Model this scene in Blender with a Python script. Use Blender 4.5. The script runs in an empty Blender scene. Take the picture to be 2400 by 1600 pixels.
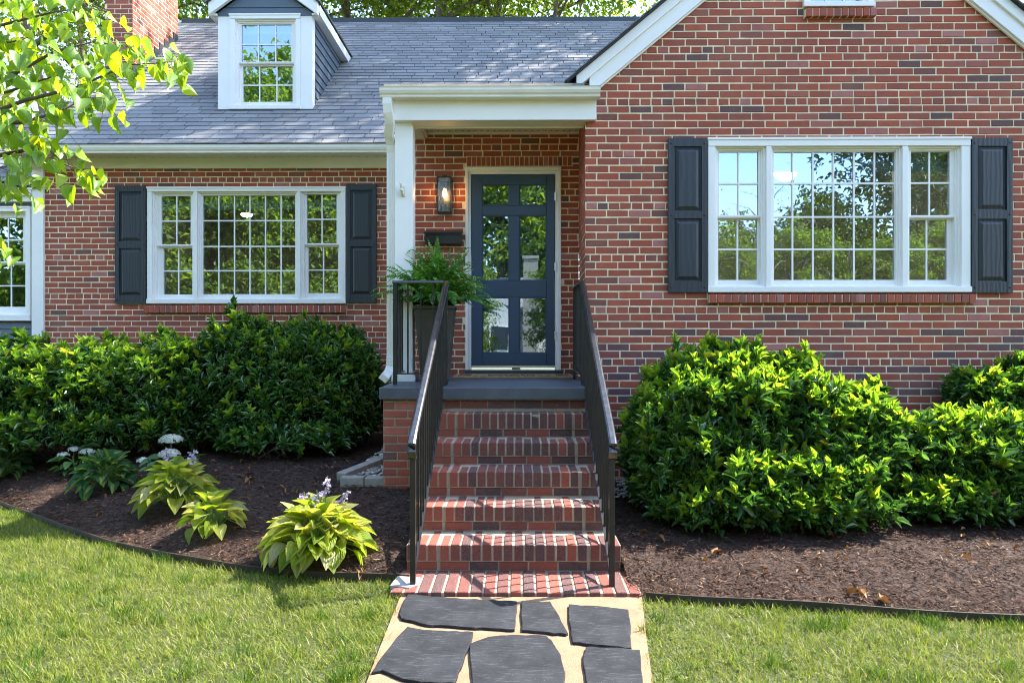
import bpy, math, random
import numpy as np
from mathutils import Vector, Matrix
R = math.radians
random.seed(7)
RNG = np.random.default_rng(11)
SC = bpy.context.scene
COL = SC.collection

# ------------------------------------------------------------------ measuring helpers
EYE = 1.44
TH = math.atan(15/1600)
FW = (-math.sin(TH), math.cos(TH)); RT = (math.cos(TH), math.sin(TH))
def P(px, py, Y):
    """photograph measurement -> place on the vertical plane at depth Y"""
    u = (px-1200)/1600; v = (800-py)/1600
    dx = RT[0]*u+FW[0]; dy = RT[1]*u+FW[1]
    t = Y/dy
    return Vector((dx*t, Y, EYE+v*t))
def PX(px, Y): return P(px, 800, Y).x
def PZ(py, Y): return EYE+(800-py)/1600*Y
# bed edge, left and right of the steps (x, y)
EDGE_L = [(-.66,4.13),(-1.19,4.17),(-1.76,4.31),(-2.3,4.52),(-2.93,4.85),(-3.47,5.2),(-4.09,5.66),(-4.6,6.0),(-5.6,6.6),(-7.5,7.3)]
EDGE_R = [(.72,3.86),(1.06,3.80),(1.42,3.745),(1.8,3.68),(2.1,3.63),(2.45,3.575),(2.75,3.53),(3.6,3.42),(5.5,3.25),(7.5,3.1)]
def edge_y(x):
    x = np.asarray(x, float)
    l = np.interp(-x, [-p[0] for p in EDGE_L], [p[1] for p in EDGE_L])
    r = np.interp(x, [p[0] for p in EDGE_R], [p[1] for p in EDGE_R])
    return np.where(x < 0, l, r)
def bed_h(x, y):
    x = np.asarray(x, float); y = np.asarray(y, float)
    d = np.maximum(0, y-edge_y(x))
    return np.where(x < 0, .33, .22)*(1-np.exp(-d/1.0))
def G(px, py):
    """photograph measurement -> place on the planting bed / lawn"""
    z = 0.
    for _ in range(8):
        Y = 1600*(EYE-z)/(py-800.)
        p = P(px, py, Y)
        z = float(bed_h(p.x, p.y))
    return Vector((p.x, p.y, z))

# ------------------------------------------------------------------ object helpers
def tag(o, label=None, cat=None, group=None, kind=None):
    if label: o['label'] = label
    if cat: o['category'] = cat
    if group: o['group'] = group
    if kind: o['kind'] = kind
    return o
def thing(name, label, cat, loc=(0,0,0), group=None):
    o = bpy.data.objects.new(name, None); COL.objects.link(o)
    o.location = loc; o.empty_display_size = .1
    return tag(o, label, cat, group)
def origin_of(parent):
    v = Vector((0,0,0))
    while parent is not None:
        v = v+Vector(parent.location); parent = parent.parent
    return v
class MB:
    def __init__(s): s.v = []; s.f = []; s.m = []
    def face(s, pts, m=0):
        n = len(s.v); s.v += [tuple(p) for p in pts]; s.f.append(tuple(range(n, n+len(pts)))); s.m.append(m); return s
    def box(s, x0, x1, y0, y1, z0, z1, m=0):
        if x0 > x1: x0, x1 = x1, x0
        if y0 > y1: y0, y1 = y1, y0
        if z0 > z1: z0, z1 = z1, z0
        n = len(s.v)
        s.v += [(x0,y0,z0),(x1,y0,z0),(x1,y1,z0),(x0,y1,z0),(x0,y0,z1),(x1,y0,z1),(x1,y1,z1),(x0,y1,z1)]
        for f in ((0,3,2,1),(4,5,6,7),(0,1,5,4),(1,2,6,5),(2,3,7,6),(3,0,4,7)):
            s.f.append(tuple(n+i for i in f)); s.m.append(m)
        return s
    def hexa(s, a, b, m=0):
        """a, b: two matching 4-point loops"""
        n = len(s.v); s.v += [tuple(p) for p in a]+[tuple(p) for p in b]
        for f in ((3,2,1,0),(4,5,6,7),(0,1,5,4),(1,2,6,5),(2,3,7,6),(3,0,4,7)):
            s.f.append(tuple(n+i for i in f)); s.m.append(m)
        return s
    def prism(s, poly, off, m=0):
        """poly: list of 3D points, off: extrusion vector"""
        n = len(s.v); k = len(poly); off = Vector(off)
        s.v += [tuple(p) for p in poly]+[tuple(Vector(p)+off) for p in poly]
        s.f.append(tuple(range(n+k-1, n-1, -1))); s.m.append(m)
        s.f.append(tuple(range(n+k, n+2*k))); s.m.append(m)
        for i in range(k):
            j = (i+1) % k
            s.f.append((n+i, n+j, n+k+j, n+k+i)); s.m.append(m)
        return s
    def sweep(s, path, prof, up=(0,0,1), m=0, cap=True, scales=None):
        """prof: list of (side, up) points swept along path"""
        path = [Vector(p) for p in path]; k = len(prof); n0 = len(s.v); up = Vector(up)
        for i, p in enumerate(path):
            a = path[max(0, i-1)]; b = path[min(len(path)-1, i+1)]
            t = (b-a).normalized()
            sd = t.cross(up)
            if sd.length < 1e-4: sd = Vector((1,0,0))
            sd.normalize(); u2 = sd.cross(t).normalized()
            q = scales[i] if scales else 1.
            for (x, y) in prof: s.v.append(tuple(p+sd*x*q+u2*y*q))
        for i in range(len(path)-1):
            for j in range(k):
                j2 = (j+1) % k; a = n0+i*k; b = a+k
                s.f.append((a+j, a+j2, b+j2, b+j)); s.m.append(m)
        if cap:
            s.f.append(tuple(n0+j for j in range(k-1, -1, -1))); s.m.append(m)
            e = n0+(len(path)-1)*k
            s.f.append(tuple(e+j for j in range(k))); s.m.append(m)
        return s
    def tube(s, path, r, n=8, m=0):
        rs = r if isinstance(r, (list, tuple)) else [r]*len(path)
        prof = [(math.cos(2*math.pi*i/n), math.sin(2*math.pi*i/n)) for i in range(n)]
        return s.sweep(path, prof, up=(.13,.31,.94), m=m, scales=list(rs))
    def build(s, name, mats, parent=None, smooth=False, bevel=0, loc=None):
        o0 = origin_of(parent)
        if loc is not None: o0 = o0+Vector(loc)
        me = bpy.data.meshes.new(name)
        me.from_pydata([(a-o0.x, b-o0.y, c-o0.z) for a, b, c in s.v], [], s.f)
        for mt in (mats if isinstance(mats, (list, tuple)) else [mats]): me.materials.append(mt)
        me.polygons.foreach_set('material_index', s.m)
        if smooth: me.polygons.foreach_set('use_smooth', [True]*len(s.f))
        me.update()
        o = bpy.data.objects.new(name, me); COL.objects.link(o)
        if loc is not None: o.location = loc
        if parent is not None: o.parent = parent
        if bevel:
            b = o.modifiers.new('bevel', 'BEVEL'); b.width = bevel; b.segments = 2; b.limit_method = 'ANGLE'; b.angle_limit = R(40)
        return o
def np_mesh(name, V, loops, totals, mats, midx=None, uv=None, parent=None, smooth=False):
    o0 = origin_of(parent)
    V = np.asarray(V, np.float32)-np.array(o0, np.float32)
    me = bpy.data.meshes.new(name)
    me.vertices.add(len(V)); me.vertices.foreach_set('co', V.ravel())
    me.loops.add(len(loops)); me.loops.foreach_set('vertex_index', np.asarray(loops, np.int32))
    starts = np.concatenate(([0], np.cumsum(totals)[:-1])).astype(np.int32)
    me.polygons.add(len(totals)); me.polygons.foreach_set('loop_start', starts)
    for mt in (mats if isinstance(mats, (list, tuple)) else [mats]): me.materials.append(mt)
    if midx is not None: me.polygons.foreach_set('material_index', np.asarray(midx, np.int32))
    if smooth: me.polygons.foreach_set('use_smooth', np.ones(len(totals), bool))
    if uv is not None:
        l = me.uv_layers.new(name='UVMap'); l.data.foreach_set('uv', np.asarray(uv, np.float32).ravel())
    me.update(calc_edges=True); me.validate()
    o = bpy.data.objects.new(name, me); COL.objects.link(o)
    if parent is not None: o.parent = parent
    return o
def leaf_tpl(st, nacross=2, fold=.25, curl=.2, wave=0.):
    """st: list of (y, halfwidth); a leaf along +Y, unit length, half width in unit widths"""
    V = []; UV = []; F = []; rows = []
    for (y, w) in st:
        if w < 1e-4:
            rows.append([len(V)]); V.append((0, y, -curl*y*y)); UV.append((.5, y))
        else:
            r = []
            for i in range(nacross+1):
                a = -1+2*i/nacross
                r.append(len(V)); V.append((a*w, y, abs(a)*w*fold-curl*y*y+wave*math.sin(y*9+a*3)*abs(a)*.2)); UV.append((.5+a/2, y))
            rows.append(r)
    for a, b in zip(rows, rows[1:]):
        if len(a) == 1:
            for i in range(len(b)-1): F.append((a[0], b[i+1], b[i]))
        elif len(b) == 1:
            for i in range(len(a)-1): F.append((a[i], a[i+1], b[0]))
        else:
            for i in range(len(a)-1): F.append((a[i], a[i+1], b[i+1], b[i]))
    return np.array(V, float), F, np.array(UV, float)
def unit(a): return a/np.maximum(1e-9, np.linalg.norm(a, axis=-1, keepdims=True))
def scatter(tpls, pos, axis, up, ln, wd):
    """place a leaf template at every point; returns arrays for np_mesh"""
    V, F, UV = tpls
    ax = unit(np.asarray(axis, float)); side = unit(np.cross(ax, up)); nrm = np.cross(side, ax)
    ln = np.asarray(ln)[:, None, None]; wd = np.asarray(wd)[:, None, None]
    W = pos[:, None, :]+side[:, None, :]*V[None, :, 0:1]*wd+ax[:, None, :]*V[None, :, 1:2]*ln+nrm[:, None, :]*V[None, :, 2:3]*ln
    n = len(pos); nv = len(V)
    lp = np.array([i for f in F for i in f]); tot = np.array([len(f) for f in F])
    loops = (lp[None, :]+(np.arange(n)*nv)[:, None]).ravel()
    return W.reshape(-1, 3), loops, np.tile(tot, n), np.tile(UV[lp], (n, 1)), len(F)
def merge(parts):
    """parts: list of (V, loops, totals, uv, nf, midx per item)"""
    Vs = []; Ls = []; Ts = []; Us = []; Ms = []; off = 0
    for (V, l, t, uv, nf, mi) in parts:
        Vs.append(V); Ls.append(l+off); Ts.append(t); Us.append(uv); Ms.append(np.repeat(np.asarray(mi), nf)); off += len(V)
    return np.concatenate(Vs), np.concatenate(Ls), np.concatenate(Ts), np.concatenate(Us), np.concatenate(Ms)
def rnd_dirs(n, rng=RNG):
    return unit(rng.normal(size=(n, 3)))

# ------------------------------------------------------------------ materials
class NT:
    def __init__(s, name):
        s.mat = bpy.data.materials.new(name); s.mat.use_nodes = True
        s.t = s.mat.node_tree; s.t.nodes.clear()
        s.out = s.n('ShaderNodeOutputMaterial')
    def n(s, typ, **kw):
        nd = s.t.nodes.new(typ)
        for k, v in kw.items():
            if k.startswith('i_'):
                nm = k[2:].replace('_', ' ')
                nd.inputs[nm].default_value = v
            else: setattr(nd, k, v)
        return nd
    def l(s, a, b): s.t.links.new(a, b)
    def ramp(s, src, stops, interp='LINEAR'):
        r = s.n('ShaderNodeValToRGB'); r.color_ramp.interpolation = interp
        e = r.color_ramp.elements
        while len(e) > 1: e.remove(e[-1])
        e[0].position = stops[0][0]; e[0].color = (*stops[0][1], 1)
        for p, c in stops[1:]:
            x = e.new(p); x.color = (*c, 1)
        s.l(src, r.inputs[0]); return r.outputs[0]
    def mixc(s, fac, a, b, mode='MIX'):
        m = s.n('ShaderNodeMix', data_type='RGBA', blend_type=mode)
        for sock, v in ((m.inputs[0], fac), (m.inputs[6], a), (m.inputs[7], b)):
            if isinstance(v, (int, float)): sock.default_value = v
            elif isinstance(v, tuple): sock.default_value = (*v, 1)
            else: s.l(v, sock)
        return m.outputs[2]
    def noise(s, scale, detail=3, rough=.55, vec=None, out=0):
        nz = s.n('ShaderNodeTexNoise'); nz.inputs['Scale'].default_value = scale
        nz.inputs['Detail'].default_value = detail; nz.inputs['Roughness'].default_value = rough
        if vec is not None: s.l(vec, nz.inputs['Vector'])
        return nz.outputs[out]
    def coord(s, scale=None, which='Object'):
        c = s.n('ShaderNodeTexCoord').outputs[which]
        if scale:
            m = s.n('ShaderNodeMapping'); m.inputs['Scale'].default_value = scale; s.l(c, m.inputs[0]); return m.outputs[0]
        return c
    def island(s): return s.n('ShaderNodeNewGeometry').outputs['Random Per Island']
    def bump(s, h, dist=.004, strength=.6):
        b = s.n('ShaderNodeBump'); b.inputs['Distance'].default_value = dist; b.inputs['Strength'].default_value = strength
        s.l(h, b.inputs['Height']); return b.outputs[0]
    def pbr(s, col, rough=.6, nrm=None, **kw):
        p = s.n('ShaderNodeBsdfPrincipled')
        if isinstance(col, tuple): p.inputs['Base Color'].default_value = (*col, 1)
        else: s.l(col, p.inputs['Base Color'])
        if isinstance(rough, (int, float)): p.inputs['Roughness'].default_value = rough
        else: s.l(rough, p.inputs['Roughness'])
        if nrm is not None: s.l(nrm, p.inputs['Normal'])
        for k, v in kw.items(): p.inputs[k.replace('_', ' ')].default_value = v
        return p.outputs[0]
    def done(s, sh): s.l(sh, s.out.inputs[0]); return s.mat
def plain(name, col, rough=.5, var=.12, nscale=6., bump=0., bscale=60., stretch=None, **kw):
    m = NT(name); c = m.coord(stretch)
    nz = m.noise(nscale, 4, .6, c)
    dark = tuple(x*(1-var) for x in col); lite = tuple(min(1, x*(1+var)) for x in col)
    cc = m.ramp(nz, [(.3, dark), (.7, lite)])
    nr = m.bump(m.noise(bscale, 3, .6, c), bump, .7) if bump else None
    return m.done(m.pbr(cc, rough, nr, **kw))
def brick_mat(name, stops, speck=True, stain=True):
    m = NT(name); c = m.coord()
    base = m.ramp(m.island(), stops)
    n1 = m.noise(14, 4, .6, c); n2 = m.noise(90, 3, .7, c)
    base = m.mixc(m.ramp(n1, [(.45, (0,0,0)), (.8, (.45,.45,.45))]), base, (.15,.055,.048))
    base = m.mixc(m.ramp(n2, [(.45, (0,0,0)), (.8, (.35,.35,.35))]), base, (.42,.11,.065))
    if speck:
        n3 = m.noise(170, 1, .5, c)
        base = m.mixc(m.ramp(n3, [(.72, (0,0,0)), (.76, (.8,.8,.8))]), base, (.5,.42,.36))
        if stain: n4 = m.noise(2.2, 3, .6, c)
        if stain: base = m.mixc(m.ramp(n4, [(.5, (0,0,0)), (.85, (.22,.22,.22))]), base, (.42,.27,.20))
    return m.done(m.pbr(base, .82, m.bump(m.mixc(.5, n2, n1), .003, .8)))
BR = [(0,(.080,.055,.056)),(.035,(.12,.060,.054)),(.07,(.20,.066,.047)),(.16,(.27,.066,.039)),(.45,(.31,.067,.036)),(.7,(.35,.073,.036)),(.88,(.40,.088,.042)),(.94,(.33,.095,.072)),(1,(.42,.17,.15))]
M = {}
M['brick'] = brick_mat('red_brick', BR)
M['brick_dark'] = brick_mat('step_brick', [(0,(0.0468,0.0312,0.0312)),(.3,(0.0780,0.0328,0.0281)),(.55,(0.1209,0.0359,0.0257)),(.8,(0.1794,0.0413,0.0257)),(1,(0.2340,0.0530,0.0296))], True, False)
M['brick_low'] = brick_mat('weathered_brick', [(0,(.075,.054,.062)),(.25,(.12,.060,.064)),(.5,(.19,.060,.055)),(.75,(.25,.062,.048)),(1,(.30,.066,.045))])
M['mortar'] = plain('mortar', (.82,.69,.47), .92, .18, 9, .004, 120)
M['mortar_grey'] = plain('mortar_grey', (.30,.245,.175), .92, .22, 9, .004, 120)
M['white'] = plain('white_paint', (.84,.815,.775), .42, .03, 3, .0004, 200)
M['gutter'] = plain('gutter_white', (.82,.80,.74), .38, .05, 4, .0004, 100)
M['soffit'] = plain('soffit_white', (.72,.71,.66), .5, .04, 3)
M['shutter'] = None
def wood_grain(name, col, rough=.45):
    m = NT(name); c = m.coord((1,1,.28))
    w = m.n('ShaderNodeTexWave', wave_type='RINGS', rings_direction='Z'); w.inputs['Scale'].default_value = 9; w.inputs['Distortion'].default_value = 5
    w.inputs['Detail'].default_value = 2; w.inputs['Detail Scale'].default_value = 1.2; m.l(c, w.inputs[0])
    fine = m.noise(120, 2, .6, m.coord((1,1,.08)))
    h = m.mixc(.5, w.outputs[1], fine)
    cc = m.ramp(w.outputs[1], [(0, tuple(x*.85 for x in col)), (1, tuple(x*1.2 for x in col))])
    return m.done(m.pbr(cc, rough, m.bump(h, .0025, .7)))
M['shutter'] = wood_grain('shutter_charcoal', (.023,.029,.036))
M['door'] = plain('door_blue', (.027,.056,.102), .38, .05, 3, .0005, 150)
M['black_metal'] = plain('black_iron', (.020,.020,.021), .34, .3, 12, .0006, 90, Metallic=.25)
M['rail_cap'] = plain('iron_handrail', (.10,.10,.105), .24, .25, 20, .0005, 60, Metallic=.8)
M['slab'] = plain('painted_porch_floor', (.060,.071,.088), .5, .22, 7, .003, 70)
M['siding'] = plain('blue_grey_siding', (.085,.115,.15), .5, .06, 4, .0008, 60, (1,1,6))
M['flash'] = plain('dark_flashing', (.028,.034,.042), .5, .25, 8)
M['alu'] = plain('aluminium', (.62,.63,.64), .32, .06, 8, Metallic=.9)
M['drip'] = plain('drip_edge', (.42,.36,.29), .4, .2, 8)
M['cream_plastic'] = plain('cream_plastic', (.70,.67,.56), .4, .06, 8)
def shingle_mat():
    m = NT('asphalt_shingle'); c = m.coord()
    b = m.ramp(m.island(), [(0,(.105,.109,.117)),(.5,(.15,.154,.164)),(1,(.205,.207,.215))])
    n = m.noise(420, 2, .7, c); b = m.mixc(m.ramp(n, [(.3,(0,0,0)),(.8,(.6,.6,.6))]), b, (.35,.345,.34))
    n2 = m.noise(1.6, 4, .6, c); b = m.mixc(m.ramp(n2, [(.4,(0,0,0)),(.8,(.35,.35,.35))]), b, (.10,.105,.11))
    return m.done(m.pbr(b, .85, m.bump(n, .003, .8)))
M['shingle'] = shingle_mat()
M['shingle_under'] = plain('roof_felt', (.03,.032,.036), .9)
def glass_mat(name, refl=.5, tint=(.86,.92,.89), wob=.0006, ws=3.0):
    m = NT(name); c = m.coord()
    nr = m.bump(m.noise(ws, 2, .5, c), wob, .6)
    g = m.n('ShaderNodeBsdfGlossy'); g.inputs['Roughness'].default_value = .0; g.inputs['Color'].default_value = (.70,.84,1,1); m.l(nr, g.inputs['Normal'])
    t = m.n('ShaderNodeBsdfTransparent'); t.inputs[0].default_value = (*tint, 1)
    f = m.n('ShaderNodeLayerWeight'); f.inputs[0].default_value = .35
    mr = m.n('ShaderNodeMapRange'); mr.inputs['To Min'].default_value = refl; mr.inputs['To Max'].default_value = min(.95, refl+.5); m.l(f.outputs['Fresnel'], mr.inputs[0])
    mx = m.n('ShaderNodeMixShader'); m.l(mr.outputs[0], mx.inputs[0]); m.l(t.outputs[0], mx.inputs[1]); m.l(g.outputs[0], mx.inputs[2])
    return m.done(mx.outputs[0])
M['glass'] = glass_mat('window_glass', .29)
M['glass_door'] = glass_mat('door_glass', .24)
M['glass_lamp'] = glass_mat('lantern_glass', .05, (.95,.95,.95), .002, 40)
M['room'] = plain('room_paint', (.62,.62,.58), .8, .05)
M['blind'] = plain('blind_fabric', (.85,.84,.79), .8, .04, 3, .004, 30, (.2,.2,6))
def emis(name, col, st):
    m = NT(name); e = m.n('ShaderNodeEmission'); e.inputs[0].default_value = (*col, 1); e.inputs[1].default_value = st
    return m.done(e.outputs[0])
M['bulb'] = emis('lit_filament', (1,.5,.16), 18)
M['bowl'] = emis('lit_bowl', (1,.84,.66), 9)
M['rust'] = plain('bulb_brass', (.3,.2,.09), .35, .1, 10, Metallic=.8)
def leaf_mat(name, ramp, trans, tfac=.35, rough=.35, spec=.5, vein=0., edge=None, ribs=0.):
    m = NT(name)
    col = m.ramp(m.island(), ramp)
    uvn = m.n('ShaderNodeTexCoord').outputs['UV']
    nr = None
    if edge or ribs or vein:
        sp = m.n('ShaderNodeSeparateXYZ'); m.l(uvn, sp.inputs[0])
        a = m.n('ShaderNodeMath', operation='SUBTRACT'); m.l(sp.outputs[0], a.inputs[0]); a.inputs[1].default_value = .5
        b = m.n('ShaderNodeMath', operation='ABSOLUTE'); m.l(a.outputs[0], b.inputs[0])
        if edge:
            nz = m.noise(9, 2, .5, m.coord())
            ad = m.n('ShaderNodeMath', operation='MULTIPLY_ADD'); m.l(nz, ad.inputs[0]); ad.inputs[1].default_value = .22; m.l(b.outputs[0], ad.inputs[2])
            col = m.mixc(m.ramp(ad.outputs[0], [(edge[1]-.03,(0,0,0)),(edge[1]+.03,(1,1,1))]), col, edge[0])
        if vein:
            col = m.mixc(m.ramp(b.outputs[0], [(0,(vein,)*3),(.035,(0,0,0))]), col, tuple(min(1, c*2.2) for c in ramp[-1][1]))
        if ribs:
            w = m.n('ShaderNodeMath', operation='MULTIPLY'); m.l(b.outputs[0], w.inputs[0]); w.inputs[1].default_value = 75.
            sn = m.n('ShaderNodeMath', operation='SINE'); m.l(w.outputs[0], sn.inputs[0])
            nr = m.bump(sn.outputs[0], ribs, .8)
    p = m.pbr(col, rough, nr, **{'Specular_IOR_Level': spec})
    t = m.n('ShaderNodeBsdfTranslucent')
    tc = m.mixc(1., col, tuple(trans), 'MULTIPLY'); m.l(tc, t.inputs[0])
    mx = m.n('ShaderNodeMixShader'); mx.inputs[0].default_value = tfac
    m.l(p, mx.inputs[1]); m.l(t.outputs[0], mx.inputs[2])
    return m.done(mx.outputs[0])
M['laurel'] = leaf_mat('laurel_leaf', [(0,(0.0286,0.0806,0.0260)),(.4,(0.0520,0.1274,0.0338)),(.8,(0.0845,0.1820,0.0416)),(1,(0.1300,0.2470,0.0494))], (2.1,2.2,.6), .24, .25, 1.0, .35)
M['laurel_new'] = leaf_mat('laurel_new_leaf', [(0,(0.1445,0.2890,0.0255)),(.5,(0.2210,0.3740,0.0340)),(.97,(0.3230,0.4080,0.0382)),(1,(0.3825,0.2210,0.0255))], (1.7,1.7,.8), .42, .36, .5, .35)
M['laurel_dead'] = leaf_mat('dry_leaf', [(0,(0.1320,0.0540,0.0180)),(1,(0.2520,0.1200,0.0300))], (1,1,1), .2, .6)
M['redbud'] = leaf_mat('heart_leaf', [(0,(0.1040,0.2160,0.0400)),(.6,(0.1600,0.2880,0.0400)),(1,(0.2560,0.3520,0.0400))], (3.0,2.4,.22), .55, .36, .6, .5)
M['oak'] = leaf_mat('tree_leaf', [(0,(0.0595,0.1062,0.0153)),(.5,(0.0978,0.1615,0.0213)),(1,(0.1785,0.2295,0.0298))], (2.4,2.2,.6), .55, .45, .4)
M['pine'] = leaf_mat('pine_needle', [(0,(.018,.04,.012)),(1,(.045,.08,.02))], (1.5,1.5,.8), .2, .5, .3)
M['fern'] = leaf_mat('fern_leaf', [(0,(0.0425,0.1360,0.0255)),(.5,(0.0680,0.1955,0.0340)),(.85,(0.1105,0.2550,0.0382)),(1,(0.2550,0.3910,0.0340))], (1.8,1.9,.7), .35, .45, .4)
M['hosta_lime'] = leaf_mat('lime_hosta_leaf', [(0,(0.2240,0.3520,0.0240)),(.35,(0.3840,0.4800,0.0560)),(.7,(0.5440,0.5600,0.1440)),(1,(0.6560,0.6400,0.3520))], (1.5,1.4,.6), .5, .42, .45, 0, None, .012)
M['hosta_green'] = leaf_mat('variegated_hosta_leaf', [(0,(0.2400,0.3600,0.0480)),(1,(0.4400,0.4960,0.0960))], (1.4,1.4,.7), .3, .42, .45, 0, ((.055,.17,.065), .27), .01)
M['hydra'] = leaf_mat('hydrangea_leaf', [(0,(0.0315,0.0900,0.0180)),(1,(0.0675,0.1530,0.0270))], (1.8,1.8,.7), .3, .45, .4, .4)
M['petal'] = leaf_mat('white_petal', [(0,(0.4400,0.4800,0.3600)),(.5,(0.5920,0.6080,0.5280)),(1,(0.6560,0.6560,0.6080))], (1,1,1), .3, .6)
M['lilac'] = leaf_mat('lilac_petal', [(0,(.45,.36,.5)),(1,(.66,.58,.7))], (1,1,1), .35, .6)
M['stem'] = plain('green_stem', (.12,.2,.04), .5)
M['twig'] = plain('bark_twig', (.10,.07,.045), .8, .3, 40, .002, 150)
M['bark'] = plain('tree_bark', (.16,.125,.095), .9, .45, 9, .03, 14, (1,1,.25))
def grass_mat():
    m = NT('grass_blade')
    c = m.ramp(m.island(), [(0,(0.0372,0.0806,0.0062)),(.35,(0.0868,0.1519,0.0112)),(.64,(0.1426,0.2046,0.0161)),(.82,(0.2046,0.2356,0.0310)),(.89,(0.2852,0.2666,0.0930)),(1,(0.3968,0.3596,0.1984))])
    pn = m.noise(3.1, 5, .7, m.coord())
    c = m.mixc(m.ramp(pn, [(.38,(0,0,0)),(.66,(.55,.55,.55))]), c, (.23,.24,.05))
    p = m.pbr(c, .5, None, **{'Specular_IOR_Level': .14})
    t = m.n('ShaderNodeBsdfTranslucent'); m.l(m.mixc(1., c, (1.5,1.5,.6), 'MULTIPLY'), t.inputs[0])
    mx = m.n('ShaderNodeMixShader'); mx.inputs[0].default_value = .4; m.l(p, mx.inputs[1]); m.l(t.outputs[0], mx.inputs[2])
    return m.done(mx.outputs[0])
M['grass'] = grass_mat()
M['grass_dark'] = leaf_mat('grass_tuft', [(0,(0.0272,0.0748,0.0082)),(.6,(0.0544,0.1224,0.0109)),(1,(0.1020,0.1700,0.0136))], (1.5,1.5,.6), .35, .5, .25)
def ground_mat():
    m = NT('lawn_soil'); c = m.coord()
    a = m.noise(.6, 4, .6, c); b = m.noise(40, 3, .7, c)
    col = m.mixc(m.ramp(b, [(.35,(0,0,0)),(.7,(1,1,1))]), (.03,.04,.012), (.075,.085,.025))
    col = m.mixc(m.ramp(a, [(.4,(0,0,0)),(.7,(.5,.5,.5))]), col, (.09,.09,.04))
    return m.done(m.pbr(col, .95, m.bump(b, .03, .8)))
M['lawn'] = ground_mat()
M['mulch_base'] = plain('mulch_ground', (.035,.019,.013), .95, .4, 40, .02, 70)
def chip_mat():
    m = NT('mulch_chip')
    c = m.ramp(m.island(), [(0,(0.0198,0.0105,0.0068)),(.4,(0.0465,0.0248,0.0161)),(.8,(0.0868,0.0471,0.0304)),(.95,(0.1550,0.0899,0.0589)),(1,(0.2604,0.1736,0.1116))])
    return m.done(m.pbr(c, .8, None, **{'Specular_IOR_Level': .08}))
M['chip'] = chip_mat()
def sand_mat():
    m = NT('path_sand'); c = m.coord()
    a = m.noise(240, 2, .6, c); b = m.noise(7, 4, .6, c)
    col = m.mixc(m.ramp(b, [(.35,(0,0,0)),(.75,(1,1,1))]), (.23,.142,.080), (.29,.19,.112))
    col = m.mixc(m.ramp(a, [(.60,(0,0,0)),(.72,(.7,.7,.7))]), col, (.12,.08,.05))
    return m.done(m.pbr(col, .95, m.bump(m.mixc(.6, b, a), .012, .8)))
M['sand'] = sand_mat()
def slate_mat():
    m = NT('slate'); c = m.coord((1,1,1))
    sm = m.n('ShaderNodeMapping'); sm.inputs['Rotation'].default_value = (0,0,.5); sm.inputs['Scale'].default_value = (1.2,7,1); m.l(c, sm.inputs[0])
    st = m.noise(9, 5, .65, sm.outputs[0]); n2 = m.noise(5, 4, .6, c)
    col = m.mixc(m.ramp(n2, [(.35,(0,0,0)),(.7,(1,1,1))]), (.018,.0195,.022), (.034,.036,.040))
    col = m.mixc(m.ramp(st, [(.54,(0,0,0)),(.74,(.6,.6,.6))]), col, (.085,.088,.092))
    isl = m.ramp(m.noise(150, 2, .6, c), [(.7,(0,0,0)),(.75,(.6,.6,.6))]); col = m.mixc(isl, col, (.36,.36,.35))
    return m.done(m.pbr(col, .65, m.bump(m.mixc(.35, st, n2), .014, .9), **{'Specular_IOR_Level': .12}))
M['slate'] = slate_mat()
M['edging'] = plain('edging_strip', (.028,.022,.015), .55, .3, 8, .002, 40)
M['paver'] = plain('concrete_paver', (.30,.27,.22), .9, .25, 14, .004, 60)
M['pebble'] = NT('river_pebble'); 
M['pebble'] = (lambda m: m.done(m.pbr(m.ramp(m.island(), [(0,(.2,.17,.13)),(.6,(.42,.38,.32)),(1,(.6,.58,.53))]), .7)))(M['pebble'])
M['pot'] = plain('bronze_planter', (.048,.044,.036), .5, .22, 6, .002, 40, Metallic=.15)
M['coir'] = plain('coir_mat', (.36,.225,.105), .95, .25, 60, .004, 250)
M['ink'] = plain('mat_print', (.035,.03,.026), .95, .3, 60)
M['soil'] = plain('potting_soil', (.03,.02,.015), .95)
M['concrete'] = plain('concrete_patch', (.34,.33,.31), .9, .12, 12, .003, 80)
M['asphalt'] = plain('asphalt', (.05,.05,.052), .9, .2, 3, .006, 200)
M['stucco'] = plain('pale_stucco', (.62,.60,.55), .8, .06, 3)

# ------------------------------------------------------------------ brick layer
HC = .0677
def rect_sub(r, o):
    a, b, c, d = r; e, f, g, h = o     # (u0,u1,v0,v1)
    if e >= b or f <= a or g >= d or h <= c: return [r]
    out = []
    if e > a: out.append((a, e, c, d))
    if f < b: out.append((f, b, c, d))
    m0, m1 = max(a, e), min(b, f)
    if g > c: out.append((m0, m1, c, g))
    if h < d: out.append((m0, m1, h, d))
    return out
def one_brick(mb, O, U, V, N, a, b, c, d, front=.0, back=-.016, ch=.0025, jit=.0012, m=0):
    j = lambda: random.uniform(-jit, jit)
    base = [O+U*x+V*y+N*back for x, y in ((a,c),(b,c),(b,d),(a,d))]
    rim = [O+U*(x+j())+V*(y+j())+N*(front-ch) for x, y in ((a,c),(b,c),(b,d),(a,d))]
    f = front+random.uniform(-.0015, .0015)
    fr = [O+U*(x)+V*(y)+N*f for x, y in ((a+ch,c+ch),(b-ch,c+ch),(b-ch,d-ch),(a+ch,d-ch))]
    n = len(mb.v); mb.v += [tuple(p) for p in base+rim+fr]
    mb.f.append((n+8,n+9,n+10,n+11)); mb.m.append(m)
    for i in range(4):
        k = (i+1) % 4
        mb.f.append((n+4+i, n+4+k, n+8+k, n+8+i)); mb.m.append(m)
        mb.f.append((n+i, n+k, n+4+k, n+4+i)); mb.m.append(m)
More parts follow.
